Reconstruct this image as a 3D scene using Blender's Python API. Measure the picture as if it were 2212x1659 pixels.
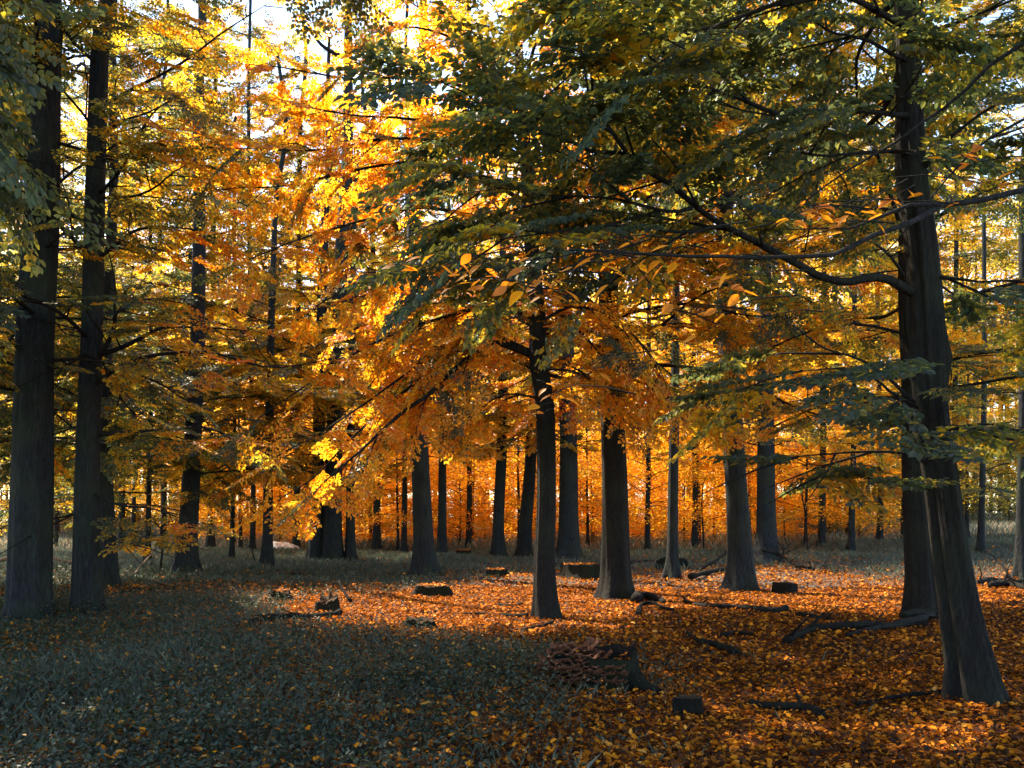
import bpy, math, random
import numpy as np
from mathutils import Vector

for o in list(bpy.data.objects):
    bpy.data.objects.remove(o)

# ------------------------------------------------------------------ camera, sky, sun, exposure
SC = bpy.context.scene
C = SC.collection
F, CX, HY, EYE = 1720.4, 1106.0, 1108.0, 1.6        # focal length, centre and horizon in a 2212 px wide view; eye height
cam = bpy.data.cameras.new('camera')
cam.sensor_width = 36; cam.lens = 28; cam.shift_y = (HY - 829.5) / 2212
cam.clip_start = 0.05; cam.clip_end = 600
camo = bpy.data.objects.new('camera', cam); C.objects.link(camo)
camo.location = (0, 0, EYE); camo.rotation_euler = (math.pi / 2, 0, 0)
SC.camera = camo

SUN_AZ, SUN_EL = math.radians(-47), math.radians(50)   # from behind the trees and from the left
S = np.array([math.sin(SUN_AZ) * math.cos(SUN_EL), math.cos(SUN_AZ) * math.cos(SUN_EL), math.sin(SUN_EL)])
world = bpy.data.worlds.new('World'); SC.world = world; world.use_nodes = True
wn = world.node_tree.nodes; wl = world.node_tree.links
wn.clear()
sky = wn.new('ShaderNodeTexSky'); sky.sky_type = 'NISHITA'; sky.sun_disc = False
sky.sun_elevation = SUN_EL; sky.sun_rotation = SUN_AZ % (2 * math.pi); sky.dust_density = 0.4; sky.air_density = 1.0
bg = wn.new('ShaderNodeBackground'); bg.inputs['Strength'].default_value = 0.13
wo = wn.new('ShaderNodeOutputWorld')
wl.new(sky.outputs[0], bg.inputs[0]); wl.new(bg.outputs[0], wo.inputs[0])
sl = bpy.data.lights.new('sun', 'SUN'); sl.energy = 4.4; sl.angle = math.radians(0.55); sl.color = (1.0, 0.84, 0.64)
so = bpy.data.objects.new('sun', sl); C.objects.link(so)
so.rotation_euler = Vector(S).to_track_quat('Z', 'Y').to_euler()
SC.view_settings.view_transform = 'Standard'; SC.view_settings.look = 'None'
SC.view_settings.gamma = 1.0; SC.view_settings.use_curve_mapping = False
SC.view_settings.exposure = 2.4
SC.render.engine = 'CYCLES'
SC.cycles.use_denoising = True
SC.cycles.max_bounces = 6; SC.cycles.diffuse_bounces = 3; SC.cycles.glossy_bounces = 2
SC.cycles.transmission_bounces = 4; SC.cycles.transparent_max_bounces = 4
SC.cycles.sample_clamp_indirect = 6.0

# ------------------------------------------------------------------ helpers
RNG = np.random.default_rng(7)
def P(x, y, Y):
    return np.array([(x - CX) * Y / F, Y, EYE - (y - HY) * Y / F])
def GY(y): return EYE * F / (y - HY)
def hz(x, y):
    x = np.asarray(x, float); y = np.asarray(y, float)
    a = 0.035 * np.sin(x * .9 + .4 * y) + 0.03 * np.sin(y * .7 - x * .3 + 1) + 0.015 * np.sin(2.3 * x + 1.7 * y)
    return a * np.clip(y / 6, .3, 1.0) + np.clip((x - 9) / 25, 0, 1) * 1.2 * np.clip((y - 12) / 15, 0, 1)
def G(x, y, dz=0.0):
    Y = GY(y); X = (x - CX) * Y / F
    return np.array([X, Y, float(hz(X, Y)) + dz])
def proj(p):
    Y = np.maximum(p[:, 1], .05)
    return CX + F * p[:, 0] / Y, HY - F * (p[:, 2] - EYE) / Y
def norm(a):
    return a / np.maximum(np.linalg.norm(a, axis=-1, keepdims=True), 1e-9)

def vnoise(x, y, seed=0):
    """smooth 2-D value noise in 0..1"""
    xi = np.floor(x).astype(np.int64); yi = np.floor(y).astype(np.int64)
    fx = x - xi; fy = y - yi
    fx = fx * fx * (3 - 2 * fx); fy = fy * fy * (3 - 2 * fy)
    def h(a, b):
        n = (a * 374761393 + b * 668265263 + seed * 974634777) & 0xffffffff
        n = ((n ^ (n >> 13)) * 1274126177) & 0xffffffff
        return ((n ^ (n >> 16)) & 0xffff) / 65535.0
    return (h(xi, yi) * (1 - fx) + h(xi + 1, yi) * fx) * (1 - fy) + (h(xi, yi + 1) * (1 - fx) + h(xi + 1, yi + 1) * fx) * fy

def mesh_from(name, verts, faces, mats, tint=None, smooth=False, matidx=None):
    """verts (N,3); faces list of (M,k) arrays"""
    me = bpy.data.meshes.new(name)
    verts = np.asarray(verts, np.float32)
    me.vertices.add(len(verts)); me.vertices.foreach_set('co', verts.ravel())
    loops = np.concatenate([f.ravel() for f in faces]).astype(np.int32)
    sizes = np.concatenate([np.full(len(f), f.shape[1]) for f in faces]).astype(np.int32)
    starts = np.concatenate([[0], np.cumsum(sizes)[:-1]]).astype(np.int32)
    me.loops.add(len(loops)); me.loops.foreach_set('vertex_index', loops)
    me.polygons.add(len(sizes)); me.polygons.foreach_set('loop_start', starts)
    me.polygons.foreach_set('loop_total', sizes)
    if smooth: me.polygons.foreach_set('use_smooth', np.ones(len(sizes), bool))
    if matidx is not None: me.polygons.foreach_set('material_index', matidx.astype(np.int32))
    me.update(calc_edges=True)
    if tint is not None:
        at = me.attributes.new('tint', 'FLOAT', 'FACE'); at.data.foreach_set('value', tint.astype(np.float32))
    for m in (mats if isinstance(mats, (list, tuple)) else [mats]): me.materials.append(m)
    return me

def obj(name, me, parent=None, loc=None):
    o = bpy.data.objects.new(name, me); C.objects.link(o)
    if parent is not None: o.parent = parent
    if loc is not None: o.location = loc
    return o
def tag(o, label=None, cat=None, group=None, kind=None):
    if label: o['label'] = label
    if cat: o['category'] = cat
    if group: o['group'] = group
    if kind: o['kind'] = kind
    return o

# ------------------------------------------------------------------ materials
def newmat(name):
    m = bpy.data.materials.new(name); m.use_nodes = True
    nt = m.node_tree; nt.nodes.clear()
    return m, nt.nodes, nt.links
def ramp(n, stops, inp, l):
    r = n.new('ShaderNodeValToRGB'); e = r.color_ramp.elements
    while len(e) > 1: e.remove(e[-1])
    e[0].position = stops[0][0]; e[0].color = (*stops[0][1], 1)
    for p, c in stops[1:]:
        k = e.new(p); k.color = (*c, 1)
    l.new(inp, r.inputs[0]); return r
def leaf_material(name, stops, tstops, trans=0.5, rough=0.4, spec=0.5):
    m, n, l = newmat(name)
    at = n.new('ShaderNodeAttribute'); at.attribute_name = 'tint'
    r = ramp(n, stops, at.outputs['Fac'], l); rt = ramp(n, tstops, at.outputs['Fac'], l)
    pb = n.new('ShaderNodeBsdfPrincipled'); pb.inputs['Roughness'].default_value = rough
    pb.inputs['Specular IOR Level'].default_value = spec
    l.new(r.outputs[0], pb.inputs['Base Color'])
    tr = n.new('ShaderNodeBsdfTranslucent'); l.new(rt.outputs[0], tr.inputs['Color'])
    mx = n.new('ShaderNodeMixShader'); mx.inputs[0].default_value = trans
    l.new(pb.outputs[0], mx.inputs[1]); l.new(tr.outputs[0], mx.inputs[2])
    o = n.new('ShaderNodeOutputMaterial'); l.new(mx.outputs[0], o.inputs[0])
    return m
# tint 0 = dark green, .5 = olive gold, .75 = orange, 1 = rust
LEAFST = [(0, (.045, .075, .064)), (.3, (.070, .095, .066)), (.5, (.15, .12, .022)), (.7, (.60, .31, .014)), (.85, (.66, .24, .010)), (1, (.50, .13, .010))]
LEAFTR = [(0, (.085, .115, .045)), (.3, (.19, .19, .03)), (.5, (.70, .48, .03)), (.7, (.98, .50, .018)), (.85, (.98, .38, .010)), (1, (.85, .24, .01))]
M_leaf = leaf_material('beech_leaf', LEAFST, LEAFTR, .68, .42, .45)
M_litter = leaf_material('fallen_leaf', [(0, (.016, .009, .005)), (.35, (.05, .020, .008)), (.62, (.46, .14, .005)), (.85, (.82, .28, .008)), (1, (.76, .40, .10))],
                         [(0, (.04, .015, .003)), (.5, (.4, .1, .006)), (1, (.6, .22, .04))], .3, .7, .12)
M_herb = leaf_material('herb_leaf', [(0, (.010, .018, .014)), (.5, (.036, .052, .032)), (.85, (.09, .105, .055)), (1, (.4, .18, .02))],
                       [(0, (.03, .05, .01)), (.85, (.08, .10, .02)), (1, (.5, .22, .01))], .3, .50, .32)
M_grass = leaf_material('meadow_grass', [(0, (.026, .038, .024)), (.5, (.085, .105, .070)), (.8, (.18, .20, .165)), (1, (.40, .25, .14))],
                        [(0, (.07, .10, .07)), (.7, (.16, .18, .12)), (1, (.42, .28, .16))], .4, .5, .4)

def bark_material(name, c0, c1, moss=(.03, .04, .02), scale=1.0, mossh=0.5):
    m, n, l = newmat(name)
    tc = n.new('ShaderNodeTexCoord'); mp = n.new('ShaderNodeMapping')
    mp.inputs['Scale'].default_value = (12 * scale, 12 * scale, 2.6 * scale)
    l.new(tc.outputs['Object'], mp.inputs[0])
    ns = n.new('ShaderNodeTexNoise'); ns.inputs['Scale'].default_value = 2.4; ns.inputs['Detail'].default_value = 7
    ns.inputs['Roughness'].default_value = .65
    l.new(mp.outputs[0], ns.inputs[0])
    n2 = n.new('ShaderNodeTexNoise'); n2.inputs['Scale'].default_value = 1.7; n2.inputs['Detail'].default_value = 4
    l.new(tc.outputs['Object'], n2.inputs[0])
    r = ramp(n, [(.36, c0), (.50, tuple(.45 * a + .55 * b for a, b in zip(c0, c1))), (.66, tuple(1.25 * b for b in c1))], ns.outputs['Fac'], l)
    r2 = ramp(n, [(.42, (0, 0, 0)), (.66, (1, 1, 1))], n2.outputs['Fac'], l)
    mixc = n.new('ShaderNodeMix'); mixc.data_type = 'RGBA'
    sc = n.new('ShaderNodeMath'); sc.operation = 'MULTIPLY'; sc.inputs[1].default_value = mossh
    l.new(r2.outputs[0], sc.inputs[0])
    l.new(sc.outputs[0], mixc.inputs['Factor']); l.new(r.outputs[0], mixc.inputs['A']); mixc.inputs['B'].default_value = (*moss, 1)
    pb = n.new('ShaderNodeBsdfPrincipled'); pb.inputs['Roughness'].default_value = .85; pb.inputs['Specular IOR Level'].default_value = .12
    l.new(mixc.outputs['Result'], pb.inputs['Base Color'])
    bp = n.new('ShaderNodeBump'); bp.inputs['Strength'].default_value = 1.0; bp.inputs['Distance'].default_value = .05
    l.new(ns.outputs['Fac'], bp.inputs['Height']); l.new(bp.outputs[0], pb.inputs['Normal'])
    o = n.new('ShaderNodeOutputMaterial'); l.new(pb.outputs[0], o.inputs[0])
    return m
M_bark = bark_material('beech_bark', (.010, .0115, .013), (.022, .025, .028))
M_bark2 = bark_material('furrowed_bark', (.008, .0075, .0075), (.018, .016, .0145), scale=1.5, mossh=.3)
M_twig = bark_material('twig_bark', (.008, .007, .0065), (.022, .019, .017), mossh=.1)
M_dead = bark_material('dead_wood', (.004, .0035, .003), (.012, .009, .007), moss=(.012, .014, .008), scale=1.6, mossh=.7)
M_pale = bark_material('pale_dead_wood', (.12, .07, .05), (.34, .22, .17), scale=1.6, mossh=.1)
M_moss = bark_material('mossy_wood', (.005, .005, .004), (.018, .016, .010), moss=(.016, .020, .008), scale=2.5, mossh=.9)
M_fungus = bark_material('fungus_flesh', (.07, .026, .014), (.20, .085, .045), moss=(.05, .022, .014), scale=1.2, mossh=.4)
M_rock = bark_material('pale_stone', (.45, .45, .47), (.8, .8, .82), moss=(.5, .5, .5), scale=.6, mossh=.3)
M_cut = bark_material('cut_wood', (.03, .018, .01), (.07, .04, .022), scale=2.0, mossh=.6)

# ------------------------------------------------------------------ leaves and sprays
def leaf_geom(base, d, nrm, L, W, hexa):
    """vertices and faces of many leaves; base, d, nrm (N,3); L, W (N,)"""
    N = len(base)
    s = norm(np.cross(d, nrm)); u = np.cross(s, d)
    L = L[:, None]; W = W[:, None]
    fold = 0.16
    if hexa:
        v = np.stack([base,
                      base + d * L * .30 + s * W * .46 + u * W * fold,
                      base + d * L * .68 + s * W * .38 + u * W * fold * .6,
                      base + d * L - u * L * .08,
                      base + d * L * .68 - s * W * .38 + u * W * fold * .6,
                      base + d * L * .30 - s * W * .46 + u * W * fold], 1).reshape(-1, 3)
        i = (np.arange(N) * 6)[:, None]
        f = np.stack([i + [0, 1, 2, 3], i + [0, 3, 4, 5]], 1).reshape(-1, 4)
    else:
        v = np.stack([base, base + d * L * .45 + s * W * .55 + u * W * fold, base + d * L,
                      base + d * L * .45 - s * W * .55 + u * W * fold], 1).reshape(-1, 3)
        i = (np.arange(N) * 4)[:, None]
        f = np.stack([i + [0, 1, 2], i + [0, 2, 3]], 1).reshape(-1, 3)
    return v, f

def make_template(rng, lod):
    """a flat beech spray 1 m long in x, leaves spread in xy. lod 0 fine, 1 mid, 2 far, 3 coarse"""
    step = [.038, .040, .052, .14][lod]; lsz = [.066, .062, .086, .19][lod]
    segs = []; leaves = []
    def twig(p, a, L, r, depth):
        n = max(2, int(L / .16)); pts = [p]; ang = a; z = 0
        for i in range(n):
            ang += rng.normal(0, .09)
            q = pts[-1] + np.array([math.cos(ang), math.sin(ang), rng.normal(-.03, .05)]) * L / n
            pts.append(q)
        for i in range(n): segs.append((pts[i], pts[i + 1], r * (1 - .7 * i / n), r * (1 - .7 * (i + 1) / n), depth))
        s = 0.02 if depth else .12; side = 1
        while s < L:
            k = min(int(s / L * n), n - 1); t = s / L * n - k
            q = pts[k] * (1 - t) + pts[k + 1] * t
            la = ang + side * rng.uniform(.6, 1.15)
            leaves.append((q, np.array([math.cos(la), math.sin(la), rng.normal(-.28, .30)])))
            side = -side; s += step * rng.uniform(.8, 1.3)
        leaves.append((pts[-1], np.array([math.cos(ang), math.sin(ang), -.25])))
        return pts
    main = twig(np.zeros(3), 0, 1.0, .0045, 0)
    m = [11, 10, 8, 5][lod]; side = 1
    for i in range(m):
        t = .1 + .85 * i / m; k = min(int(t * (len(main) - 1)), len(main) - 2); tt = t * (len(main) - 1) - k
        q = main[k] * (1 - tt) + main[k + 1] * tt
        twig(q, side * rng.uniform(.65, 1.0), (.50 * (1 - t) + .14) * rng.uniform(.75, 1.15), .0028, 1)
        side = -side
    B = np.array([a for a, b in leaves]); D = norm(np.array([b for a, b in leaves]))
    N = len(B)
    nr = norm(np.stack([rng.normal(0, .38, N), rng.normal(0, .38, N), np.ones(N)], 1))
    Ls = lsz * rng.uniform(.7, 1.2, N)
    hexa = lod == 0
    v, f = leaf_geom(B, D, nr, Ls, Ls * rng.uniform(.55, .72, N), hexa)
    tv = []; tf = []
    if lod < 3:
        for a, b, r0, r1, dep in segs:
            if lod == 2 and dep: continue
            if lod == 1 and dep: r0 *= 1.2; r1 *= 1.2
            t = norm(b - a); s1 = norm(np.cross(t, [0, 0, 1.])); s2 = np.cross(s1, t); i0 = len(tv) * 1
            for c, r in ((a, r0), (b, r1)):
                for k in range(3):
                    an = k * 2.0944; tv.append(c + (s1 * math.cos(an) + s2 * math.sin(an)) * r)
            for k in range(3): tf.append([i0 + k, i0 + (k + 1) % 3, i0 + 3 + (k + 1) % 3, i0 + 3 + k])
    return dict(v=v, f=f, fpl=2, N=N, tv=np.array(tv).reshape(-1, 3), tf=np.array(tf, int).reshape(-1, 4), B=B)
TRNG = np.random.default_rng(3)
TEMPL = [[make_template(TRNG, l) for _ in range(6)] for l in range(4)]

def tube(pts, rad, sides=6):
    pts = np.asarray(pts, float); rad = np.asarray(rad, float); n = len(pts)
    t = np.gradient(pts, axis=0); t = norm(t)
    ref = np.array([0, 0, 1.]) if abs(t[0][2]) < .8 else np.array([1., 0, 0])
    s1 = norm(np.cross(t, ref)); s2 = np.cross(s1, t)
    a = np.arange(sides) * 2 * math.pi / sides
    v = pts[:, None, :] + rad[:, None, None] * (np.cos(a)[None, :, None] * s1[:, None, :] + np.sin(a)[None, :, None] * s2[:, None, :])
    v = v.reshape(-1, 3)
    i = np.arange(n - 1)[:, None] * sides; k = np.arange(sides)[None, :]; k2 = (k + 1) % sides
    f = np.stack([i + k, i + k2, i + sides + k2, i + sides + k], -1).reshape(-1, 4)
    # closed ends
    v = np.vstack([v, pts[0] - t[0] * rad[0] * .3, pts[-1] + t[-1] * rad[-1] * .5])
    kk = np.arange(sides); c0 = n * sides; c1 = c0 + 1
    tri = np.concatenate([np.stack([np.full(sides, c0), (kk + 1) % sides, kk], 1),
                          np.stack([np.full(sides, c1), (n - 1) * sides + kk, (n - 1) * sides + (kk + 1) % sides], 1)])
    return v, f, tri

class Tubes:
    def __init__(s): s.v = []; s.q = []; s.t = []; s.n = 0
    def add(s, pts, rad, sides=6):
        v, q, t = tube(pts, rad, sides); s.v.append(v); s.q.append(q + s.n); s.t.append(t + s.n); s.n += len(v)
    def raw(s, v, q):
        if len(v): s.v.append(v); s.q.append(q + s.n); s.n += len(v)
    def mesh(s, name, mat, smooth=True):
        fs = [np.concatenate(s.q)]
        if s.t: fs.append(np.concatenate(s.t))
        return mesh_from(name, np.concatenate(s.v), fs, mat, smooth=smooth)

def smooth_path(pts, step=.25, wob=0.0, rng=None):
    pts = np.asarray(pts, float)
    seg = np.linalg.norm(np.diff(pts, axis=0), axis=1); s = np.concatenate([[0], np.cumsum(seg)])
    n = max(3, int(s[-1] / step) + 1); ss = np.linspace(0, s[-1], n)
    # Catmull-Rom
    out = []
    ext = np.vstack([2 * pts[0] - pts[1], pts, 2 * pts[-1] - pts[-2]])
    for x in ss:
        k = min(np.searchsorted(s, x, side='right') - 1, len(pts) - 2); t = (x - s[k]) / max(seg[k], 1e-9)
        p0, p1, p2, p3 = ext[k], ext[k + 1], ext[k + 2], ext[k + 3]
        out.append(.5 * ((2 * p1) + (-p0 + p2) * t + (2 * p0 - 5 * p1 + 4 * p2 - p3) * t * t + (-p0 + 3 * p1 - 3 * p2 + p3) * t ** 3))
    out = np.array(out)
    if wob and rng is not None:
        w = rng.normal(0, wob, out.shape); w[0] = 0
        w[1:-1] = (w[:-2] + w[1:-1] + w[2:]) / 3; out = out + w
    return out

# ------------------------------------------------------------------ where light falls on the ground (gaps in the canopy)
BX = [0, 420, 560, 650, 800, 1000, 1180, 1300, 1500, 1700, 1900, 2050, 2300]
BT = [1400, 1330, 1300, 1285, 1268, 1250, 1235, 1250, 1228, 1222, 1232, 1232, 1230]
BB = [1400, 1330, 1350, 1365, 1385, 1392, 1352, 1350, 1335, 1335, 1345, 1340, 1320]
def lit_ground(x, y):
    """0..1: how open the canopy is towards the sun above the ground at view position x, y"""
    t = np.interp(x, BX, BT); b = np.interp(x, BX, BB)
    w = 7.0
    a = 1 / (1 + np.exp(-(y - t) / w)) * 1 / (1 + np.exp((y - b) / (w * 1.6)))
    a = np.where((x > 560) & (x < 900) & (y > 1200) & (y < 1222), 1, a)
    a = np.where((x > 1360) & (x < 1520) & (y > 1185) & (y < 1200), 1, a)
    return a
def sun_open(p):
    """openness at a crown point p: where its shadow would land"""
    q = p - S[None, :] * (p[:, 2] / S[2])[:, None]
    ok = q[:, 1] > 1.5
    x, y = proj(np.stack([q[:, 0], np.where(ok, q[:, 1], 5), np.zeros(len(q))], 1))
    a = np.where(ok, lit_ground(x, y), 0)
    # shadow-side meadow further back stays open too
    a = np.maximum(a, np.where((q[:, 1] > 26) & (q[:, 1] < 60), .55, 0))
    # openings over the clearing let the sun reach the golden crown
    tt = (p[:, 1] - 12.0) / S[1]; q2 = p - S[None, :] * tt[:, None]
    x2, y2 = proj(q2)
    a = np.maximum(a, np.where(((p[:, 1] > 13.6) | ((p[:, 1] > 12.4) & (p[:, 0] < -4.2))) & (x2 > 330) & (x2 < 1950) & (y2 > 60) & (y2 < 1150), np.where(proj(p)[1] > 0, .38, .93), 0))
    # smaller flecks over the litter on the right
    fl = vnoise(q[:, 0] * 1.4 + 9, q[:, 1] * 1.0, 5)
    a = np.maximum(a, np.where((q[:, 0] > -.5) & (q[:, 1] > 4) & (q[:, 1] < 13) & (fl > .80), .55, 0))
    # the low branch near the viewer catches the sun
    tt = (p[:, 1] - 2.7) / S[1]; q3 = p - S[None, :] * tt[:, None]; x3, y3 = proj(q3)
    a = np.maximum(a, np.where((p[:, 1] > 3.6) & (x3 > 820) & (x3 < 2180) & (y3 > 300) & (y3 < 720), .7, 0))
    return a

# foliage never hangs lower than this line in the view (limbs are bare close to the ground)
LOWX = [-200, 0, 150, 260, 420, 520, 640, 700, 860, 900, 1000, 1120, 1300, 1400, 1500, 1650, 1750, 1950, 2212, 2500]
LOWY = [1175, 1175, 1165, 1195, 1180, 1150, 1140, 1110, 1105, 950, 1010, 980, 985, 1000, 1010, 1030, 1060, 1090, 1120, 1120]
# stems that stay in clear view: (view polyline x at y, half width, depth)
STEMS = []

def place_sprays(sprays, rng, tint_mu, tint_sd, tint_fn=None, lodshift=0, prune=True, clear=True):
    """sprays: list of (pos, dir, up, scale). Returns crown mesh arrays and twig arrays."""
    pos = np.array([s[0] for s in sprays]); d = norm(np.array([s[1] for s in sprays])); up = np.array([s[2] for s in sprays])
    sc = np.array([s[3] for s in sprays])
    mid = pos + d * sc[:, None] * .5
    x, y = proj(mid)
    r = rng.random(len(pos)); keep = np.ones(len(pos), bool)
    if prune:
        op = np.maximum(sun_open(mid), np.maximum(sun_open(pos), sun_open(pos + d * sc[:, None])))
        op = np.where((mid[:, 1] > 17) & (y > -60) & (y < 480) & (x < 1000), op * .35, op)   # the high crowns on the left close up
        keep &= ~(r < op * .985)
    infr = (x > -140) & (x < 2350) & (y > -140) & (mid[:, 1] > .5)
    keep &= infr | (rng.random(len(pos)) < .62)
    if clear:
        low = np.interp(x, LOWX, LOWY)
        keep &= ~((y > low - 12) & (mid[:, 1] < 34) & (mid[:, 1] > 0))
        for (ys, xs, hw, Yd, pk) in STEMS:
            xs_ = np.interp(y, ys, xs)
            inside = (np.abs(x - xs_) < hw + 12) & (mid[:, 1] < Yd) & (y > min(ys)) & (y < max(ys))
            keep &= ~(inside & (rng.random(len(pos)) < pk))
    keep &= mid[:, 1] > -6
    keep &= (mid[:, 1] < 9.5) | (rng.random(len(pos)) > np.where((x > 850) & (y < 480) & (mid[:, 1] < 19), .28, .06))
    # never inside the viewer's head
    keep &= np.linalg.norm(mid - np.array([0, 0, EYE]), axis=1) > 3.4
    Y = mid[:, 1]
    lod = np.where(Y < 9.5, 0, np.where(Y < 20, 1, 2)) + lodshift
    lod = np.where(infr, np.minimum(lod, 2), 3)
    fx = norm(d); fy = norm(np.cross(up, fx)); fz = np.cross(fx, fy)
    R = np.stack([fx, fy, fz], 2)            # columns
    V = []; Q = []; T3 = []; tints4 = []; tints3 = []; nv = 0
    tw = Tubes(); 
    for l in range(4):
        tsel = rng.integers(0, 6, len(pos))
        for k in range(6):
            idx = np.where(keep & (lod == l) & (tsel == k))[0]
            if not len(idx): continue
            tp = TEMPL[l][k]
            flip = np.where(rng.random(len(idx)) < .5, 1., -1.)
            tv = np.repeat(tp['v'][None], len(idx), 0); tv[:, :, 1] *= flip[:, None]
            w = np.einsum('nij,nvj->nvi', R[idx] * sc[idx][:, None, None], tv) + pos[idx][:, None, :]
            # leaf keeps its true size whatever the spray's scale is
            N = tp['N']; vp = 6 if l == 0 else 4
            w = w.reshape(len(idx), N, vp, 3)
            bs = w[:, :, :1, :]
            w = bs + (w - bs) / np.maximum(sc[idx], .3)[:, None, None, None] 
            w = w.reshape(-1, 3)
            f = (tp['f'][None] + (np.arange(len(idx)) * N * vp)[:, None, None]).reshape(-1, tp['f'].shape[1]) + nv
            # tint: spray level clump + leaf level variation
            base = tint_mu + rng.normal(0, tint_sd, len(idx))
            if tint_fn is not None: base = tint_fn(mid[idx], base)
            gsel = rng.random(len(idx)) < np.interp(x[idx], [0, 430, 620, 1900, 2212], [.48, .36, .13, .2, .34]); base = np.where(gsel, rng.normal(.2, .1, len(idx)), base)
            tl = np.clip(base[:, None] + rng.normal(0, .10, (len(idx), N)) + (rng.random((len(idx), N)) < .06) * .25 - (rng.random((len(idx), N)) < .12) * .35, 0, 1)
            tt = np.repeat(tl.reshape(-1), 2)
            V.append(w); nv += len(w)
            if l == 0: Q.append(f); tints4.append(tt)
            else: T3.append(f); tints3.append(tt)
            if len(tp['tv']):
                t2 = np.repeat(tp['tv'][None], len(idx), 0); t2[:, :, 1] *= flip[:, None]
                w2 = (np.einsum('nij,nvj->nvi', R[idx] * sc[idx][:, None, None], t2) + pos[idx][:, None, :]).reshape(-1, 3)
                tf = (tp['tf'][None] + (np.arange(len(idx)) * len(tp['tv']))[:, None, None]).reshape(-1, 4)
                tw.raw(w2, tf)
    faces = []; tn = []
    if Q: faces.append(np.concatenate(Q)); tn.append(np.concatenate(tints4))
    if T3: faces.append(np.concatenate(T3)); tn.append(np.concatenate(tints3))
    if not faces: return None, tw, keep
    return (np.concatenate(V), faces, np.concatenate(tn)), tw, keep

TOTAL = [0]
UP = np.array([0, 0, 1.])
def limb_sprays(path, rng, L, out, twigs, start=.1, dens=1.0, childscale=1.0, droop=.25, hang=0.0):
    """side branches left and right of a limb, sprays on them"""
    seg = np.linalg.norm(np.diff(path, axis=0), axis=1); s = np.concatenate([[0], np.cumsum(seg)]); Lt = s[-1]
    x = Lt * start; side = 1 if rng.random() < .5 else -1
    if dens < .01: return
    while x < Lt:
        k = min(np.searchsorted(s, x, side='right') - 1, len(path) - 2); t = (x - s[k]) / max(seg[k], 1e-9)
        p = path[k] * (1 - t) + path[k + 1] * t
        tg = norm(path[k + 1] - path[k]); lat = norm(np.cross(UP, tg)); fr = x / Lt
        a = rng.uniform(.6, 1.1)
        d = norm(tg * math.cos(a) + lat * side * math.sin(a) + UP * rng.normal(-droop * .5, .16))
        cl = (.45 + 1.0 * (1 - fr)) * rng.uniform(.7, 1.2) * childscale
        # curved side branch
        q1 = p + d * cl * .5 + UP * .02; q2 = p + norm(d - UP * (droop * .5 + hang) + tg * .25) * cl
        cp = np.array([p, q1, q2]); twigs.append((cp, .009 * (cl ** .5) + .003))
        tilt = norm(UP + rng.normal(0, .16, 3) - d * .1)
        n = max(1, int(cl / .26)); sd = side
        for j in range(n):
            tt = (j + .7) / n; b = (p * (1 - tt) ** 2 + 2 * q1 * tt * (1 - tt) + q2 * tt ** 2)
            dd = norm(d + np.cross(UP, d) * sd * rng.uniform(.4, .9) + UP * rng.normal(-droop * .7 - hang, .15))
            out.append((b, dd, tilt, rng.uniform(.42, .75) * childscale ** .5)); sd = -sd
        out.append((q2, norm(q2 - q1 - UP * .1), tilt, rng.uniform(.5, .8)))
        side = -side; x += rng.uniform(.24, .42) / dens
    if dens > .01: out.append((path[-1], norm(path[-1] - path[-2]), UP, .8))

def trunk_mesh(path, rad, seed, flare=.9, lobes=5, flute=.03, sides=28, burls=()):
    rng = np.random.default_rng(seed)
    n = len(path); path = np.asarray(path)
    t = norm(np.gradient(path, axis=0)); s1 = norm(np.cross(t, np.array([0, 1., 0]) * 1.0)); s2 = np.cross(s1, t)
    a = np.arange(sides) * 2 * math.pi / sides
    h = path[:, 2] - path[0, 2]
    ph = rng.uniform(0, 6.28, 6)
    fl = np.exp(-np.maximum(h, 0) / .28)[:, None]; fl2 = np.exp(-np.maximum(h, 0) / 1.1)[:, None]
    lob = .5 + .5 * np.cos(lobes * a[None, :] + ph[0] + .6 * np.sin(a[None, :] * 2 + ph[1]))
    r = rad[:, None] * (.92 + flare * fl * (.12 + lob * 1.15) + .05 * fl2 * lob + flute * np.sin(7 * a[None] + ph[2] + h[:, None] * .5) * (1 + fl2)
                        + flute * .8 * np.sin(11 * a[None] - h[:, None] * .9 + ph[3]) + .025 * np.sin(3 * a[None] + h[:, None] * 1.7 + ph[4]))
    aa = np.cos(a)[None] * 5 + 20; bb = np.sin(a)[None] * 5 + h[:, None] * .35 + 20
    r *= 1 + .05 * (vnoise(aa * 1.0, bb, seed) - .5) + .035 * (vnoise(aa * 2.3 + 3, np.sin(a)[None] * 11 + h[:, None] * .5 + 40, seed + 1) - .5)
    r *= 1 + fl * flare * .5 * (vnoise(np.cos(a)[None] * 1.6 + 9 + 0 * h[:, None], np.sin(a)[None] * 1.6 + 9 + 0 * h[:, None], seed + 2) - .5)
    for (bh, ba, br, bs) in burls:
        dd = (h[:, None] - bh) ** 2 / bs ** 2 + ((a[None] - ba + math.pi) % (2 * math.pi) - math.pi) ** 2 / .5 ** 2
        r += br * np.exp(-dd)
    v = (path[:, None] + r[..., None] * (np.cos(a)[None, :, None] * s1[:, None] + np.sin(a)[None, :, None] * s2[:, None])).reshape(-1, 3)
    i = np.arange(n - 1)[:, None] * sides; k = np.arange(sides)[None]; k2 = (k + 1) % sides
    f = np.stack([i + k, i + k2, i + sides + k2, i + sides + k], -1).reshape(-1, 4)
    return v, f

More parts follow.
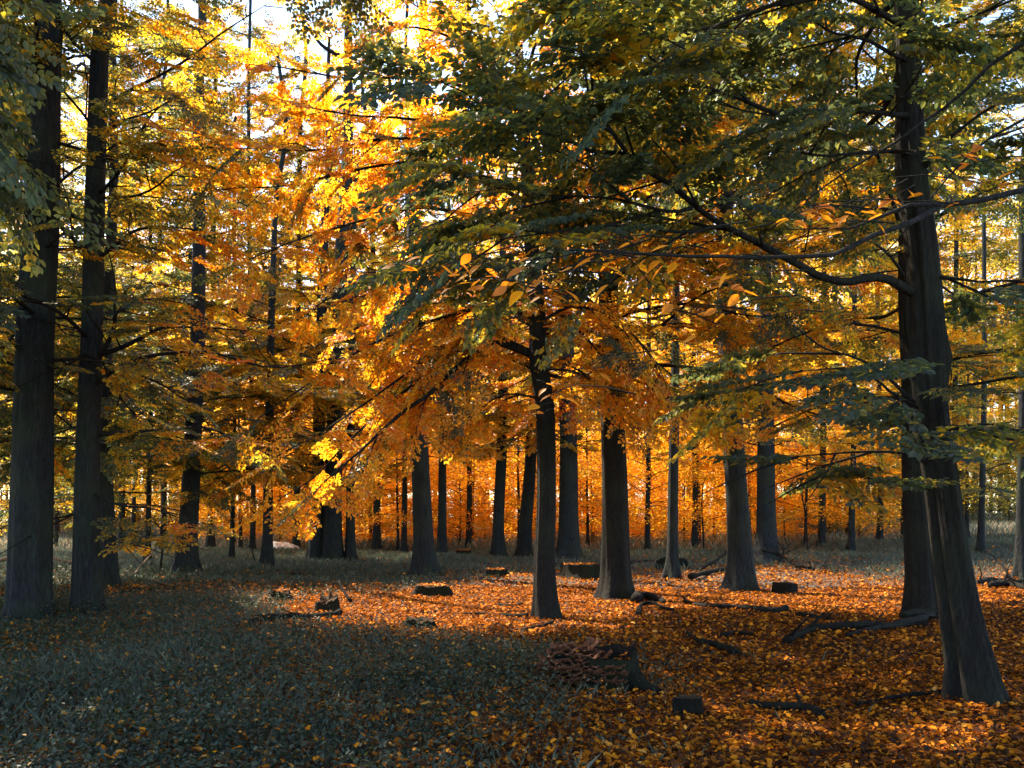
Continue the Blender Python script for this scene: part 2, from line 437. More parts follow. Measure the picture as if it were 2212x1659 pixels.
ALLTREES = []
def tree(label, trunk, Yb, seed, H=17, rtop=.05, bark=None, flare=.9, flute=.03, limbs=(), n=0, z0=3, z1=15, Lm=3.5, az=None,
         mu=.7, sd=.12, tint_fn=None, dens=1.0, lodshift=0, group=None, name='beech_tree', hang=0.0, lean=(0, 0), elev=(.3, .95), prune=True,
         burls=(), upper=None, lobes=5, crown=True, childscale=1.0, front=0):
    """trunk: list of (x, y, width) in view units at depth Yb, from the ground upward"""
    rng = np.random.default_rng(seed)
    bark = bark or M_bark
    pts = [P(x, y, Yb) for x, y, w in trunk]; rad = [w * Yb / F / 2 for x, y, w in trunk]
    pts[0][2] = float(hz(pts[0][0], Yb)) - .12
    if pts[-1][2] < H:
        last = pts[-1]; dv = pts[-1] - pts[-2]; dv = dv / max(dv[2], .1)
        k = 3
        for j in range(1, k + 1):
            hh = (H - last[2]) * j / k
            pts.append(last + np.array([dv[0] * .5 * hh + rng.normal(0, .15), rng.normal(0, .15), hh]))
            rad.append(rad[len(trunk) - 1] * (1 - j / k) + rtop * j / k)
    pts = np.array(pts); zz = pts[:, 2].copy(); rr = np.array(rad)
    path = smooth_path(pts, .14 if Yb < 16 else .25)
    rads = np.interp(path[:, 2], zz, rr)
    base = pts[0].copy(); base[2] += .12
    root = bpy.data.objects.new(name, None); C.objects.link(root); root.location = base
    tag(root, label, 'tree', group)
    v, f = trunk_mesh(path, rads, seed, flare, lobes, flute, 56 if Yb < 16 else 22, burls)
    obj('trunk', mesh_from('trunk', v - base, [f], bark, smooth=True), root)
    sprays = []; tw = []
    def depth_shift(q):  # keep the point on the same bearing
        return q
    for li in limbs:
        ptsl, d0, d1, r0 = li[:4]; opt = li[4] if len(li) > 4 else {}
        m = len(ptsl); lp = np.array([P(x, y, d0 + (d1 - d0) * (j / (m - 1))) for j, (x, y) in enumerate(ptsl)])
        lp = smooth_path(lp, .12, .008, rng)
        rads_ = r0 * (1 - np.linspace(0, 1, len(lp)) ** .8 * .82)
        T = Tubes(); T.add(lp - base, rads_, 8)
        obj('limb', T.mesh('limb', M_twig), root)
        L = np.linalg.norm(np.diff(lp, axis=0), axis=1).sum()
        limb_sprays(lp, rng, L, sprays, tw, start=opt.get('start', .15), dens=opt.get('dens', dens), childscale=opt.get('cs', childscale), hang=opt.get('hang', hang))
    ga = rng.uniform(0, 6.28); LT = Tubes()
    for i in range(n + front):
        z = z0 + (z1 - z0) * (i + rng.random()) / n if i < n else rng.uniform(z0, min(z0 + 5, z1)); ga += 2.39996 + rng.normal(0, .3)
        if az is not None: an = rng.uniform(*az)
        else: an = ga
        if i >= n: an = rng.uniform(-2.6, -.5)
        k = np.argmin(np.abs(path[:, 2] - z)); p = path[k]
        fr = (z - z0) / max(z1 - z0, .1); L = Lm * (1 - .55 * fr) * rng.uniform(.65, 1.15)
        el = rng.uniform(*elev) * (.4 + fr)
        hd = np.array([math.cos(an), math.sin(an), 0])
        lp = [p]
        for j in range(1, 5):
            e = el - j * .16 * (1 - .6 * fr) - .02
            lp.append(lp[-1] + (hd * math.cos(e) + UP * math.sin(e)) * L / 4 + rng.normal(0, .16, 3) * (L / 4))
        lp = smooth_path(lp, .3)
        if prune and np.mean(sun_open(lp) > .6) > .45: continue
        LT.add(lp - base, (.008 * L + .006) * (.6 if Yb > 18 else 1) * (1 - np.linspace(0, 1, len(lp)) * .85), 5)
        limb_sprays(lp, rng, L, sprays, tw, dens=dens, childscale=childscale, hang=hang)
    if sprays and crown:
        arr, ttw, keep = place_sprays(sprays, rng, mu, sd, tint_fn, lodshift, prune)
        if arr:
            vv, ff, tn = arr; TOTAL[0] += len(tn) // 2
            obj('crown', mesh_from('crown', vv - base, ff, M_leaf, tint=tn), root)
        for cp, r in tw:
            x, y = proj(cp)
            if y[1] > np.interp(x[1], LOWX, LOWY) or x[1] < -60 or x[1] > 2270 or y[1] < -60: continue
            if prune and sun_open(cp).max() > .6: continue
            LT.add(np.array([cp[0], cp[0] * .25 + cp[1] * .5 + cp[2] * .25, cp[2]]) - base, [r, r * .75, r * .35], 4)
        if ttw.n: LT.raw(np.concatenate(ttw.v) - base, np.concatenate(ttw.q))
        if LT.n: obj('branches', LT.mesh('branches', M_twig), root)
    ALLTREES.append(root)
    return root

# stems kept in view: polyline y -> x
def stem(pts, hw, Yd, pk):
    pts = sorted(pts, key=lambda q: q[1]); STEMS.append(([q[1] for q in pts], [q[0] for q in pts], hw, Yd, pk))
stem([(70, 1340), (70, 1000), (85, 600), (98, 300), (102, 130)], 58, 12.1, .93)
stem([(192, 1330), (190, 1000), (200, 700), (208, 400), (212, 120)], 40, 12.6, .85)
stem([(400, 1240), (415, 1000), (428, 700), (430, 250)], 18, 18.8, .35)
stem([(1180, 1335), (1178, 1100), (1185, 950), (1165, 800), (1158, 690)], 24, 12.1, .93)
stem([(2110, 1510), (2085, 1300), (2030, 1050), (2005, 800), (2000, 650), (1985, 500), (1965, 300), (1955, 100)], 60, 6.8, .93)
stem([(1330, 1297), (1328, 1100), (1322, 960)], 30, 14.7, .95)
stem([(910, 1247), (912, 1100), (905, 950)], 24, 20, .95)
stem([(1600, 1270), (1592, 1100), (1585, 980)], 26, 17, .9)
stem([(585, 760), (588, 600)], 12, 22, .8)
stem([(1560, 520), (1565, 400)], 20, 17, .8)
exec_order = None

# ------------------------------------------------------------------ ground
def grid_ground():
    ys = np.concatenate([np.linspace(-12, 2, 20), np.linspace(2.2, 16, 110), np.linspace(16.4, 60, 90), np.linspace(62, 260, 30)])
    xs = np.concatenate([np.linspace(-220, -24, 22), np.linspace(-22, 22, 176), np.linspace(24, 220, 22)])
    X, Y = np.meshgrid(xs, ys)
    Z = hz(X, Y) + .012 * (vnoise(X * 5, Y * 5, 1) - .5)
    v = np.stack([X, Y, Z], -1).reshape(-1, 3); w = len(xs)
    i = (np.arange(len(ys) - 1)[:, None] * w + np.arange(w - 1)[None]).reshape(-1, 1)
    f = np.concatenate([i, i + 1, i + w + 1, i + w], 1)
    m, n, l = newmat('forest_soil')
    tc = n.new('ShaderNodeTexCoord')
    a = n.new('ShaderNodeTexNoise'); a.inputs['Scale'].default_value = 14; a.inputs['Detail'].default_value = 8
    l.new(tc.outputs['Object'], a.inputs[0])
    r = ramp(n, [(.3, (.012, .010, .007)), (.5, (.035, .026, .014)), (.7, (.09, .045, .015))], a.outputs['Fac'], l)
    pb = n.new('ShaderNodeBsdfPrincipled'); pb.inputs['Roughness'].default_value = .9; l.new(r.outputs[0], pb.inputs['Base Color'])
    bp = n.new('ShaderNodeBump'); bp.inputs['Distance'].default_value = .05; l.new(a.outputs['Fac'], bp.inputs['Height']); l.new(bp.outputs[0], pb.inputs['Normal'])
    o = n.new('ShaderNodeOutputMaterial'); l.new(pb.outputs[0], o.inputs[0])
    g = obj('ground', mesh_from('ground', v, [f], m, smooth=True)); tag(g, kind='structure')
grid_ground()

def sig(x): return 1 / (1 + np.exp(-np.clip(x, -30, 30)))
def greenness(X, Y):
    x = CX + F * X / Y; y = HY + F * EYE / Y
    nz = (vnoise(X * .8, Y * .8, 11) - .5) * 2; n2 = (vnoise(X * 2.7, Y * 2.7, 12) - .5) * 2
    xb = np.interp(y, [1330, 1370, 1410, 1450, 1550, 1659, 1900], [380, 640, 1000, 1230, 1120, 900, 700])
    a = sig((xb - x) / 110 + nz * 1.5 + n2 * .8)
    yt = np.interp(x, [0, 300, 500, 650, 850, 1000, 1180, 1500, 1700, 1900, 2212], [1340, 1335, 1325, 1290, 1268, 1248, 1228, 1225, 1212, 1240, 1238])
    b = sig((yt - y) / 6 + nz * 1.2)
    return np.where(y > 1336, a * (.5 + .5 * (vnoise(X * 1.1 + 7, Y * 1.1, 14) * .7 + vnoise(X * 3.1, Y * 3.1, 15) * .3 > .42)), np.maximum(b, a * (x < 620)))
def scatter(n, y0, y1, rng, xpad=1.15, power=1.0):
    """uniform on the ground within the widening view wedge"""
    Y = np.sqrt(rng.random(n) * (y1 ** 2 - y0 ** 2) + y0 ** 2)
    X = (rng.random(n) * 2 - 1) * Y * .643 * xpad
    return X, Y

def build_litter():
    rng = np.random.default_rng(21); Vs = []; Qs = []; tn = []; nv = 0
    for (n, y0, y1, sz) in ((95000, 4.0, 8.5, .052), (170000, 8.5, 17, .062), (110000, 17, 34, .085), (50000, 34, 70, .14)):
        X, Y = scatter(n, y0, y1, rng)
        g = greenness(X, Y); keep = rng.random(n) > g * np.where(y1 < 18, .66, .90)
        X, Y, g = X[keep], Y[keep], g[keep]; n = len(X)
        up = rng.random(n) ** 2 * .045
        base = np.stack([X, Y, hz(X, Y) + .006 + up * (1 + 1.6 * (g > .5))], 1)
        a = rng.random(n) * 6.283
        tilt = rng.normal(0, .42, n)
        d = norm(np.stack([np.cos(a), np.sin(a), tilt], 1))
        nr = norm(np.stack([rng.normal(0, .6, n), rng.normal(0, .6, n), np.ones(n)], 1))
        L = sz * rng.uniform(.45, 1.3, n); hexa = y0 < 17
        v, f = leaf_geom(base, d, nr, L, L * rng.uniform(.5, .75, n), hexa)
        if hexa: Qs.append(f + nv)
        else: Qs.append(np.concatenate([f + nv]))
        t = np.clip(rng.beta(1.5, 2.1, n) + .12 * (vnoise(X * 1.3, Y * 1.3, 4) - .5), 0, 1)
        tn.append(np.repeat(t, 2)); Vs.append(v); nv += len(v)
    q = [f for f in Qs if f.shape[1] == 4]; tr = [f for f in Qs if f.shape[1] == 3]
    o = obj('leaf_litter', mesh_from('leaf_litter', np.concatenate(Vs), [np.concatenate(q), np.concatenate(tr)], M_litter, tint=np.concatenate(tn)))
    tag(o, 'carpet of fallen orange and brown leaves covering the forest floor', 'fallen leaves', kind='stuff')
build_litter()

def build_herbs():
    rng = np.random.default_rng(22); Bs = []; Ds = []; Ns = []; Ls = []; Ts = []; stems = Tubes()
    for (n, y0, y1) in ((16000, 4.0, 8), (30000, 8, 14), (15000, 14, 22)):
        X, Y = scatter(n, y0, y1, rng); g = greenness(X, Y); keep = rng.random(n) < g ** 1.3 * 1.05
        X, Y = X[keep], Y[keep]; n = len(X)
        hgt = rng.uniform(.05, .20, n) * (1 + .9 * (vnoise(X * .9, Y * .9, 9) > .6)) * (.8 if y0 > 13 else 1)
        z = hz(X, Y)
        m = 6
        for j in range(m):
            fr = (j + .6) / m
            a = rng.random(n) * 6.283
            rad = rng.uniform(.0, .05, n)
            Bs.append(np.stack([X + np.cos(a) * rad, Y + np.sin(a) * rad, z + hgt * fr + .01], 1))
            Ds.append(norm(np.stack([np.cos(a), np.sin(a), rng.normal(.35, .45, n)], 1)))
            Ns.append(norm(np.stack([rng.normal(0, .4, n), rng.normal(0, .4, n), np.ones(n)], 1)))
            Ls.append(rng.uniform(.022, .050, n) * (1.15 if y0 > 13 else 1))
            Ts.append(np.clip(rng.beta(2, 2.4, n) * .85 + (rng.random(n) < .035) * .9, 0, 1))
    B = np.concatenate(Bs); L = np.concatenate(Ls)
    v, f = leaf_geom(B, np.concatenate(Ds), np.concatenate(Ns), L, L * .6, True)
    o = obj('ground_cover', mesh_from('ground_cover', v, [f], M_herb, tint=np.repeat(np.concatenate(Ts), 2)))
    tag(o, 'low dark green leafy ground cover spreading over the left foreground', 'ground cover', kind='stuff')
    # taller bare stalks among the herbs
    T = Tubes(); X, Y = scatter(420, 4.2, 12, rng); g = greenness(X, Y)
    for x, y, gg in zip(X, Y, g):
        if gg < .5 and rng.random() > .12: continue
        h = rng.uniform(.12, .38); z = float(hz(x, y)); b = rng.normal(0, .06, 2)
        T.add([[x, y, z], [x + b[0] * .5, y + b[1] * .5, z + h * .6], [x + b[0], y + b[1], z + h]], [.0028, .002, .001], 4)
    o = obj('weed_stalks', T.mesh('weed_stalks', M_twig)); tag(o, 'thin bare weed stalks standing among the ground cover', 'stalks', kind='stuff')
build_herbs()

def build_grass():
    rng = np.random.default_rng(23); V = []; T = []; tn = []; nv = 0
    for (n, y0, y1, h0, w) in ((60000, 4, 8, .12, .0022), (110000, 8, 14, .13, .0035), (90000, 12, 20, .12, .006), (110000, 20, 34, .17, .010), (110000, 34, 74, .36, .022)):
        X, Y = scatter(n, y0, y1, rng); g = greenness(X, Y); y = HY + F * EYE / Y
        keep = rng.random(n) < g * np.where(y0 < 18, .8, 1); X, Y = X[keep], Y[keep]; n = len(X)
        a = rng.random(n) * 6.283; h = h0 * rng.uniform(.4, 1.3, n) * (.6 + .8 * vnoise(X * .5, Y * .5, 3)); z = hz(X, Y)
        bx, by = np.cos(a) * w, np.sin(a) * w; l = rng.normal(0, .35, (2, n)) * h
        v = np.stack([np.stack([X - bx, Y - by, z], 1), np.stack([X + bx, Y + by, z], 1),
                      np.stack([X + l[0] * .4 + bx * .7, Y + l[1] * .4 + by * .7, z + h * .6], 1), np.stack([X + l[0], Y + l[1], z + h], 1)], 1).reshape(-1, 3)
        i = (np.arange(n) * 4)[:, None]
        T.append(np.stack([i + [0, 1, 2], i + [0, 2, 3]], 1).reshape(-1, 3) + nv); V.append(v); nv += len(v)
        tn.append(np.repeat(np.clip((.25 if y0 > 30 else 0) + rng.random(n) * (.45 if y0 < 12 else .62 if y0 < 30 else .7) + (rng.random(n) < .06) * .3, 0, 1), 2))
    o = obj('meadow_grass', mesh_from('meadow_grass', np.concatenate(V), [np.concatenate(T)], M_grass, tint=np.concatenate(tn)))
    tag(o, 'pale grey green grass growing across the clearing behind the trunks', 'grass', kind='stuff')
build_grass()

# ------------------------------------------------------------------ the trees
ORANGE = dict(mu=.72, sd=.09)
def t_of(lo, hi, x0, x1):
    """leaf colour drifting with the bearing of the spray"""
    def fn(m, b):
        x, y = proj(m); return b + np.interp(x, [x0, x1], [lo, hi])
    return fn

# left pair
tree('thick grey trunk at the far left edge, the widest tree of the left side', [(62, 1340, 92), (66, 1250, 90), (70, 1000, 84), (78, 700, 78), (90, 450, 68), (100, 150, 60), (104, 0, 56)],
     12.1, 101, H=15, flare=.4, n=34, z0=3.0, z1=14, Lm=3.9, mu=.34, sd=.17, dens=.8, lobes=4, tint_fn=t_of(0, .25, 0, 450))
tree('dark trunk standing close beside the thick trunk at the far left', [(192, 1330, 66), (188, 1200, 58), (190, 1000, 52), (198, 700, 44), (206, 400, 42), (212, 200, 40), (222, 60, 36)],
     12.6, 102, H=15, flare=.45, n=26, z0=3.2, z1=14, Lm=4.4, mu=.40, sd=.16, dens=.8, tint_fn=t_of(0, .28, 150, 500),
     limbs=[([(216, 765), (270, 747), (313, 725), (360, 707), (432, 707), (540, 716)], 12.6, 11.6, .045),
            ([(218, 768), (245, 711), (248, 650), (248, 610), (239, 552)], 12.6, 12.3, .045),
            ([(246, 690), (259, 671), (306, 650), (360, 644), (450, 648)], 12.4, 11.6, .028),
            ([(205, 938), (324, 930), (432, 925), (510, 943)], 12.6, 11.6, .035),
            ([(214, 320), (245, 270), (306, 248), (378, 216)], 12.6, 12, .035),
            ([(214, 350), (288, 331), (360, 326), (440, 320)], 12.6, 11.8, .03),
            ([(212, 430), (306, 418), (378, 371), (430, 340)], 12.6, 11.5, .03),
            ([(208, 560), (259, 522), (306, 493), (396, 493), (480, 505)], 12.6, 11.8, .035),
            ([(190, 760), (171, 772), (144, 790), (100, 799)], 12.6, 11.7, .03),
            ([(195, 1060), (250, 1090), (330, 1100), (420, 1130)], 12.6, 11.6, .03),
            ([(190, 1100), (120, 1120), (60, 1125), (0, 1130)], 12.6, 12.2, .02),
            ([(195, 1160), (260, 1165), (320, 1160), (380, 1150)], 12.6, 12, .02)])
tree('slender dark trunk half hidden behind the second trunk from the left', [(236, 1275, 44), (232, 1150, 34), (228, 1000, 30), (230, 800, 26), (236, 600, 24)],
     16.5, 103, H=13, n=24, z0=2.6, z1=12, Lm=4.2, mu=.45, sd=.15, dens=.7)
tree('dark tree standing alone between the left pair and the golden foliage', [(400, 1240, 56), (404, 1170, 44), (414, 1000, 38), (426, 760, 34), (430, 500, 28), (428, 200, 24)],
     20.5, 104, H=19, n=48, z0=2.6, z1=18, Lm=5.0, mu=.45, sd=.15, front=8, dens=.7, tint_fn=t_of(-.05, .2, 250, 600))
tree('thin dark tree just left of the golden foliage, with a pale boulder behind it', [(575, 1228, 28), (578, 1150, 22), (580, 1000, 20), (585, 760, 17), (590, 600, 14)],
     23, 105, H=15, n=30, z0=3.0, z1=15, Lm=4.4, mu=.62, sd=.13, front=10, dens=.7)
# distant cluster left of centre
tree('pale grey trunk, leftmost of the cluster behind the golden foliage', [(682, 1212, 34), (684, 1150, 30), (690, 900, 26), (700, 500, 20)], 26, 106, H=17, n=26, z0=3.6, z1=17, Lm=4.4, mu=.62, sd=.14, dens=.6)
tree('thickest trunk of the cluster left of centre, pale on its left side', [(718, 1213, 46), (718, 1120, 43), (724, 900, 38), (735, 600, 32), (750, 350, 26), (752, 100, 20)], 26, 107, H=20, n=40, z0=3.2, z1=20, Lm=5, mu=.66, sd=.12, front=10, dens=.6,
     limbs=[([(752, 122), (731, 119), (691, 94), (666, 54), (626, 14)], 26, 25, .09, dict(start=.5, dens=.5))])
tree('narrow dark trunk, rightmost of the cluster behind the golden foliage', [(757, 1213, 22), (757, 1100, 19), (758, 900, 17), (762, 650, 15), (768, 400, 12)], 26, 108, H=16, n=26, z0=3.4, z1=16, Lm=4.4, mu=.66, sd=.12, dens=.6)
tree('smooth grey trunk left of centre, bare below the golden crown', [(915, 1247, 54), (914, 1170, 48), (910, 1050, 43), (903, 900, 40), (897, 700, 36), (893, 500, 30), (900, 250, 24)], 20, 109, H=19, n=76, z0=3.6, z1=18, Lm=5.2, flare=.7, mu=.72, sd=.09, front=22, dens=.8)
tree('slim dark trunk just right of the smooth grey trunk', [(955, 1203, 26), (955, 1120, 20), (956, 950, 17), (960, 700, 14)], 28.5, 110, H=14, n=24, z0=3.4, z1=13, Lm=4.2, mu=.68, sd=.1, dens=.55)
tree('upright dark trunk at the back, centre left, at the edge of the grass', [(1077, 1203, 30), (1077, 1120, 26), (1084, 950, 24), (1088, 700, 20)], 28.5, 111, H=16, n=44, z0=3.4, z1=15, Lm=4.4, mu=.6, sd=.18, dens=.55)
tree('trunk leaning right, behind the reddish centre trunk', [(1132, 1202, 34), (1136, 1120, 30), (1146, 1000, 27), (1156, 800, 22)], 28.8, 112, H=16, n=40, z0=3.4, z1=15, Lm=4.4, mu=.64, sd=.12, dens=.55)
# the golden tree in the centre
def lt(pts, d1, r=.035, **k): return (pts, 12.1, d1, r, k)
tree('reddish brown trunk in the centre carrying the sweeping golden branches', [(1181, 1337, 62), (1178, 1280, 52), (1177, 1200, 46), (1181, 1071, 43), (1178, 891, 43), (1163, 783, 42), (1160, 693, 40), (1150, 560, 34), (1140, 400, 28), (1130, 250, 24), (1120, 50, 20)],
     12.1, 113, H=14, bark=M_bark2, flare=.35, n=16, z0=6.5, z1=13, Lm=4.0, mu=.74, sd=.07, dens=1.0, hang=.1,
     limbs=[lt([(1150, 767), (1115, 754), (1086, 743), (1050, 743), (1000, 783), (960, 815), (924, 855), (870, 891), (816, 938), (762, 988), (700, 1040)], 10.6, .06, hang=.35, cs=.8, dens=1.5, start=.2),
            lt([(1021, 755), (982, 761), (906, 819), (834, 877), (744, 963), (680, 1030), (600, 1080)], 11.2, .035, hang=.35, cs=.8, dens=1.5),
            lt([(1150, 760), (1060, 725), (960, 745), (888, 800), (798, 864), (700, 930), (600, 985)], 11.0, .035, hang=.3, cs=.7),
            lt([(1155, 680), (1050, 665), (940, 690), (830, 730), (720, 790), (620, 860), (560, 900)], 10.8, .04, hang=.3, cs=.7),
            lt([(1155, 690), (1080, 650), (980, 650), (860, 680), (740, 720), (620, 780)], 12.6, .04, hang=.25, cs=.7),
            lt([(1150, 600), (1050, 560), (930, 560), (800, 600), (680, 660)], 11, .04, hang=.25, cs=.7),
            lt([(1146, 520), (1040, 470), (900, 450), (770, 480), (640, 520), (540, 560)], 10.8, .04, hang=.2, cs=.75),
            lt([(1140, 440), (1030, 380), (900, 350), (760, 370), (620, 400), (480, 410)], 11.2, .04, hang=.2, cs=.75),
            lt([(1135, 360), (1040, 290), (920, 260), (780, 250), (640, 230)], 11, .04, hang=.2, cs=.75),
            lt([(1130, 280), (1030, 200), (900, 170), (760, 170), (640, 150), (540, 140)], 11.3, .04, hang=.2, cs=.75),
            lt([(1125, 180), (1020, 100), (900, 60), (800, 60)], 11.5, .035, hang=.2, cs=.75),
            lt([(1165, 860), (1100, 850), (1040, 880), (980, 930), (930, 980)], 11.2, .02, hang=.3, cs=.8, dens=1.3), lt([(1160, 700), (1240, 660), (1330, 690), (1400, 760), (1440, 830)], 10.9, .03, hang=.3, dens=1.2), lt([(1160, 720), (1210, 700), (1260, 720), (1300, 770), (1360, 800)], 11.4, .025, hang=.2, cs=.75),
            lt([(1165, 800), (1230, 800), (1300, 830), (1380, 860)], 11.2, .022, hang=.2, cs=.75),
            lt([(1150, 560), (1230, 520), (1330, 520), (1430, 560)], 11.6, .03, hang=.2, cs=.75)])
tree('broad dark trunk behind the centre trunk, in front of the far grass', [(1228, 1208, 54), (1228, 1120, 46), (1228, 1000, 42), (1222, 700, 34)], 27.5, 114, H=17, n=50, z0=3.6, z1=17, Lm=4.8, mu=.66, sd=.11, dens=.55)
tree('stout dark trunk right of centre flaring wide at its foot', [(1330, 1297, 84), (1330, 1250, 68), (1328, 1100, 60), (1324, 950, 56), (1318, 800, 50), (1314, 600, 44), (1310, 400, 38), (1306, 150, 30)],
     14.7, 115, H=17, bark=M_bark2, flare=.55, n=54, z0=3.6, z1=16, Lm=4.8, mu=0.68, sd=.13, front=22, dens=.85, hang=.08,
     limbs=[([(1320, 850), (1250, 800), (1200, 790), (1120, 830)], 14.7, 13.4, .03), ([(1325, 880), (1400, 840), (1480, 850), (1560, 900)], 14.7, 13.2, .03),
            ([(1318, 700), (1400, 650), (1490, 660), (1570, 700)], 14.7, 13.4, .03)])
tree('slim upright trunk between the stout trunk and the straight grey trunk', [(1450, 1250, 32), (1453, 1180, 25), (1455, 1000, 23), (1458, 850, 20), (1460, 500, 16)], 19.5, 116, H=14, n=52, z0=3.4, z1=13, Lm=4.2, mu=0.62, sd=.12, front=10, dens=.7)
tree('straight grey trunk right of centre rising from bright fallen leaves', [(1600, 1272, 70), (1598, 1200, 56), (1591, 1050, 50), (1578, 850, 46), (1568, 600, 42), (1565, 400, 38), (1560, 150, 32)],
     16.8, 117, H=18, flare=.65, n=46, z0=3.2, z1=17, Lm=4.8, mu=.58, sd=.18, front=14, dens=.7)
tree('dark trunk right behind the straight grey trunk', [(1655, 1212, 54), (1655, 1130, 43), (1654, 900, 38), (1650, 600, 32), (1646, 300, 26)], 26.5, 118, H=20, n=70, z0=3.2, z1=19, Lm=5, mu=.68, sd=.12, front=10, dens=.6)
# right pair
tree('dark trunk tucked behind the leaning trunk at the right edge', [(1996, 1322, 80), (1990, 1240, 64), (1980, 1060, 58), (1972, 800, 52), (1962, 600, 44), (1958, 300, 36)],
     12.4, 119, H=15, bark=M_bark2, flare=.45, n=40, z0=3.0, z1=14, Lm=4.6, mu=.50, sd=.2, dens=.75)
def rl(pts, d1, r, **k): return (pts, 6.8, d1, r, k)
tree('leaning furrowed trunk nearest at the right edge, the closest tree', [(2106, 1512, 104), (2090, 1422, 93), (2060, 1242, 80), (2036, 1065, 71), (2011, 891, 68), (2003, 711, 68), (1990, 531, 65), (1969, 360, 64), (1964, 144, 54), (1958, 0, 50)],
     6.85, 120, H=12, bark=M_bark2, flare=.55, flute=.06, n=13, z0=5.4, z1=11, Lm=4.6, mu=.22, sd=.15, dens=.8, lobes=3, az=(-.2, 3.5), burls=((3.05, 3.14, .07, .16), (3.05, 0.0, .06, .16), (2.1, 2.8, .03, .2)),
     limbs=[rl([(1970, 632), (1899, 599), (1833, 608), (1767, 595), (1701, 560), (1635, 525), (1560, 485), (1503, 445), (1450, 397), (1393, 362), (1353, 329), (1284, 328), (1230, 302), (1176, 286), (1104, 257), (1043, 245), (982, 216)], 5.7, .042, start=.35, dens=1.05, cs=1.1),
            ([(1353, 329), (1306, 256), (1273, 202), (1259, 126), (1244, 68), (1226, -10)], 5.9, 5.7, .018, dict(dens=.95, cs=1.1)),
            ([(1494, 450), (1450, 456), (1400, 448), (1327, 430), (1230, 425), (1158, 421), (1090, 408), (1010, 420)], 6.1, 5.7, .016, dict(dens=.95, cs=1.1)),
            ([(1560, 487), (1503, 500), (1437, 498), (1349, 489), (1261, 494), (1140, 508), (1060, 520), (980, 545)], 6.2, 5.7, .016, dict(dens=.95, cs=1.0, hang=.1)),
            rl([(1980, 880), (1928, 848), (1885, 815), (1838, 797), (1784, 797), (1712, 805)], 6.0, .016, dens=.7),
            rl([(1975, 870), (1885, 790), (1784, 754), (1755, 736), (1712, 704), (1690, 680)], 6.2, .018, dens=.4, start=.5),
            rl([(2000, 1000), (1946, 977), (1856, 977), (1748, 985), (1640, 1000)], 6.0, .016, dens=.9),
            rl([(2010, 1055), (1946, 1049), (1892, 1042), (1838, 1017), (1802, 1008), (1730, 1003)], 6.0, .014, dens=.6),
            rl([(1968, 250), (1928, 248), (1856, 241), (1766, 238), (1690, 250), (1560, 230)], 6.1, .026, dens=.85, cs=1.05),
            rl([(1972, 330), (1924, 326), (1856, 331), (1784, 335), (1712, 328), (1600, 330)], 6.1, .022, dens=.85, cs=1.05),
            rl([(1960, 130), (1880, 90), (1780, 60), (1700, 0)], 6.1, .02, dens=.85, cs=1.05),
            rl([(1960, 60), (1850, 0), (1700, -60), (1500, -90)], 6.2, .03, dens=1.1),
            ([(1690, 250), (1560, 200), (1440, 150), (1340, 60), (1250, -40)], 6.0, 5.6, .018, dict(dens=.95, cs=1.1)),
            ([(1700, 0), (1580, 40), (1450, 80), (1300, 120), (1180, 125)], 5.9, 5.7, .018, dict(dens=.95, cs=1.1)),
            rl([(1990, 372), (2036, 310), (2144, 230), (2212, 202)], 6.2, .028, dens=.6),
            rl([(2012, 596), (2072, 603), (2144, 608), (2240, 603)], 6.4, .018, dens=.7),
            rl([(2020, 837), (2090, 841), (2144, 846), (2240, 850)], 6.4, .014, dens=.7),
            rl([(2030, 930), (2090, 917), (2150, 915), (2240, 930)], 6.4, .014, dens=.7),
            rl([(1960, 100), (2040, 60), (2140, 20), (2230, -20)], 6.2, .024, dens=.8)])

# ------------------------------------------------------------------ trees rooted just outside the view whose branches reach in
tree('beech rooted outside the right edge, its thin branch with big orange leaves crossing the view', [(2900, 1900, 210), (2880, 1500, 190), (2860, 900, 170), (2850, 300, 150)], 3.6, 130, H=14, n=28, z0=7.0, z1=13.5, Lm=4.8, mu=.3, sd=.15, dens=.8,  # its high crown, out of view, is filled out to darken the foreground
     limbs=[([(2860, 300), (2500, 340), (2212, 410), (2119, 432), (2031, 441), (1987, 472), (1943, 489), (1855, 520), (1811, 547), (1723, 551), (1635, 558), (1503, 558), (1415, 553), (1327, 547), (1239, 549)], 3.6, 2.5, .022, dict(dens=0.001)),
            ([(2031, 441), (1965, 443), (1899, 472), (1833, 494), (1767, 494), (1701, 498)], 2.9, 2.7, .009, dict(dens=0.001)),
            ([(2860, -200), (2400, 0), (2212, 94), (2144, 133), (2072, 209), (2000, 259), (1928, 310), (1856, 353), (1784, 403), (1712, 461), (1660, 500)], 3.6, 4.6, .02, dict(dens=0.001)),
            ([(2860, 100), (2500, 150), (2212, 260), (2100, 330), (2020, 420), (1960, 500), (1900, 560)], 3.6, 4.4, .016, dict(dens=0.001))], prune=True)
tree('beech rooted outside the left edge, its grey green leaves hanging into the top left corner', [(-620, 1800, 200), (-600, 1400, 180), (-580, 900, 160), (-570, 300, 140)], 4.6, 131, H=14, n=34, z0=7.6, z1=13.5, Lm=4.4, mu=.16, sd=.1, dens=.8,  # unseen upper crown extended overhead to shade the near ground
     limbs=[([(-580, -100), (-200, 0), (-60, 60), (10, 130), (70, 190)], 4.6, 5.2, .02, dict(start=.45, dens=1.5, hang=.3, cs=.6)),
            ([(-580, 100), (-200, 180), (-60, 240), (0, 290), (50, 340)], 4.6, 5.2, .018, dict(start=.45, dens=1.5, hang=.3, cs=.6)),
            ([(-580, -250), (-200, -120), (-40, -40), (40, -20)], 4.6, 5.4, .018, dict(start=.45, dens=1.5, hang=.3, cs=.6))])

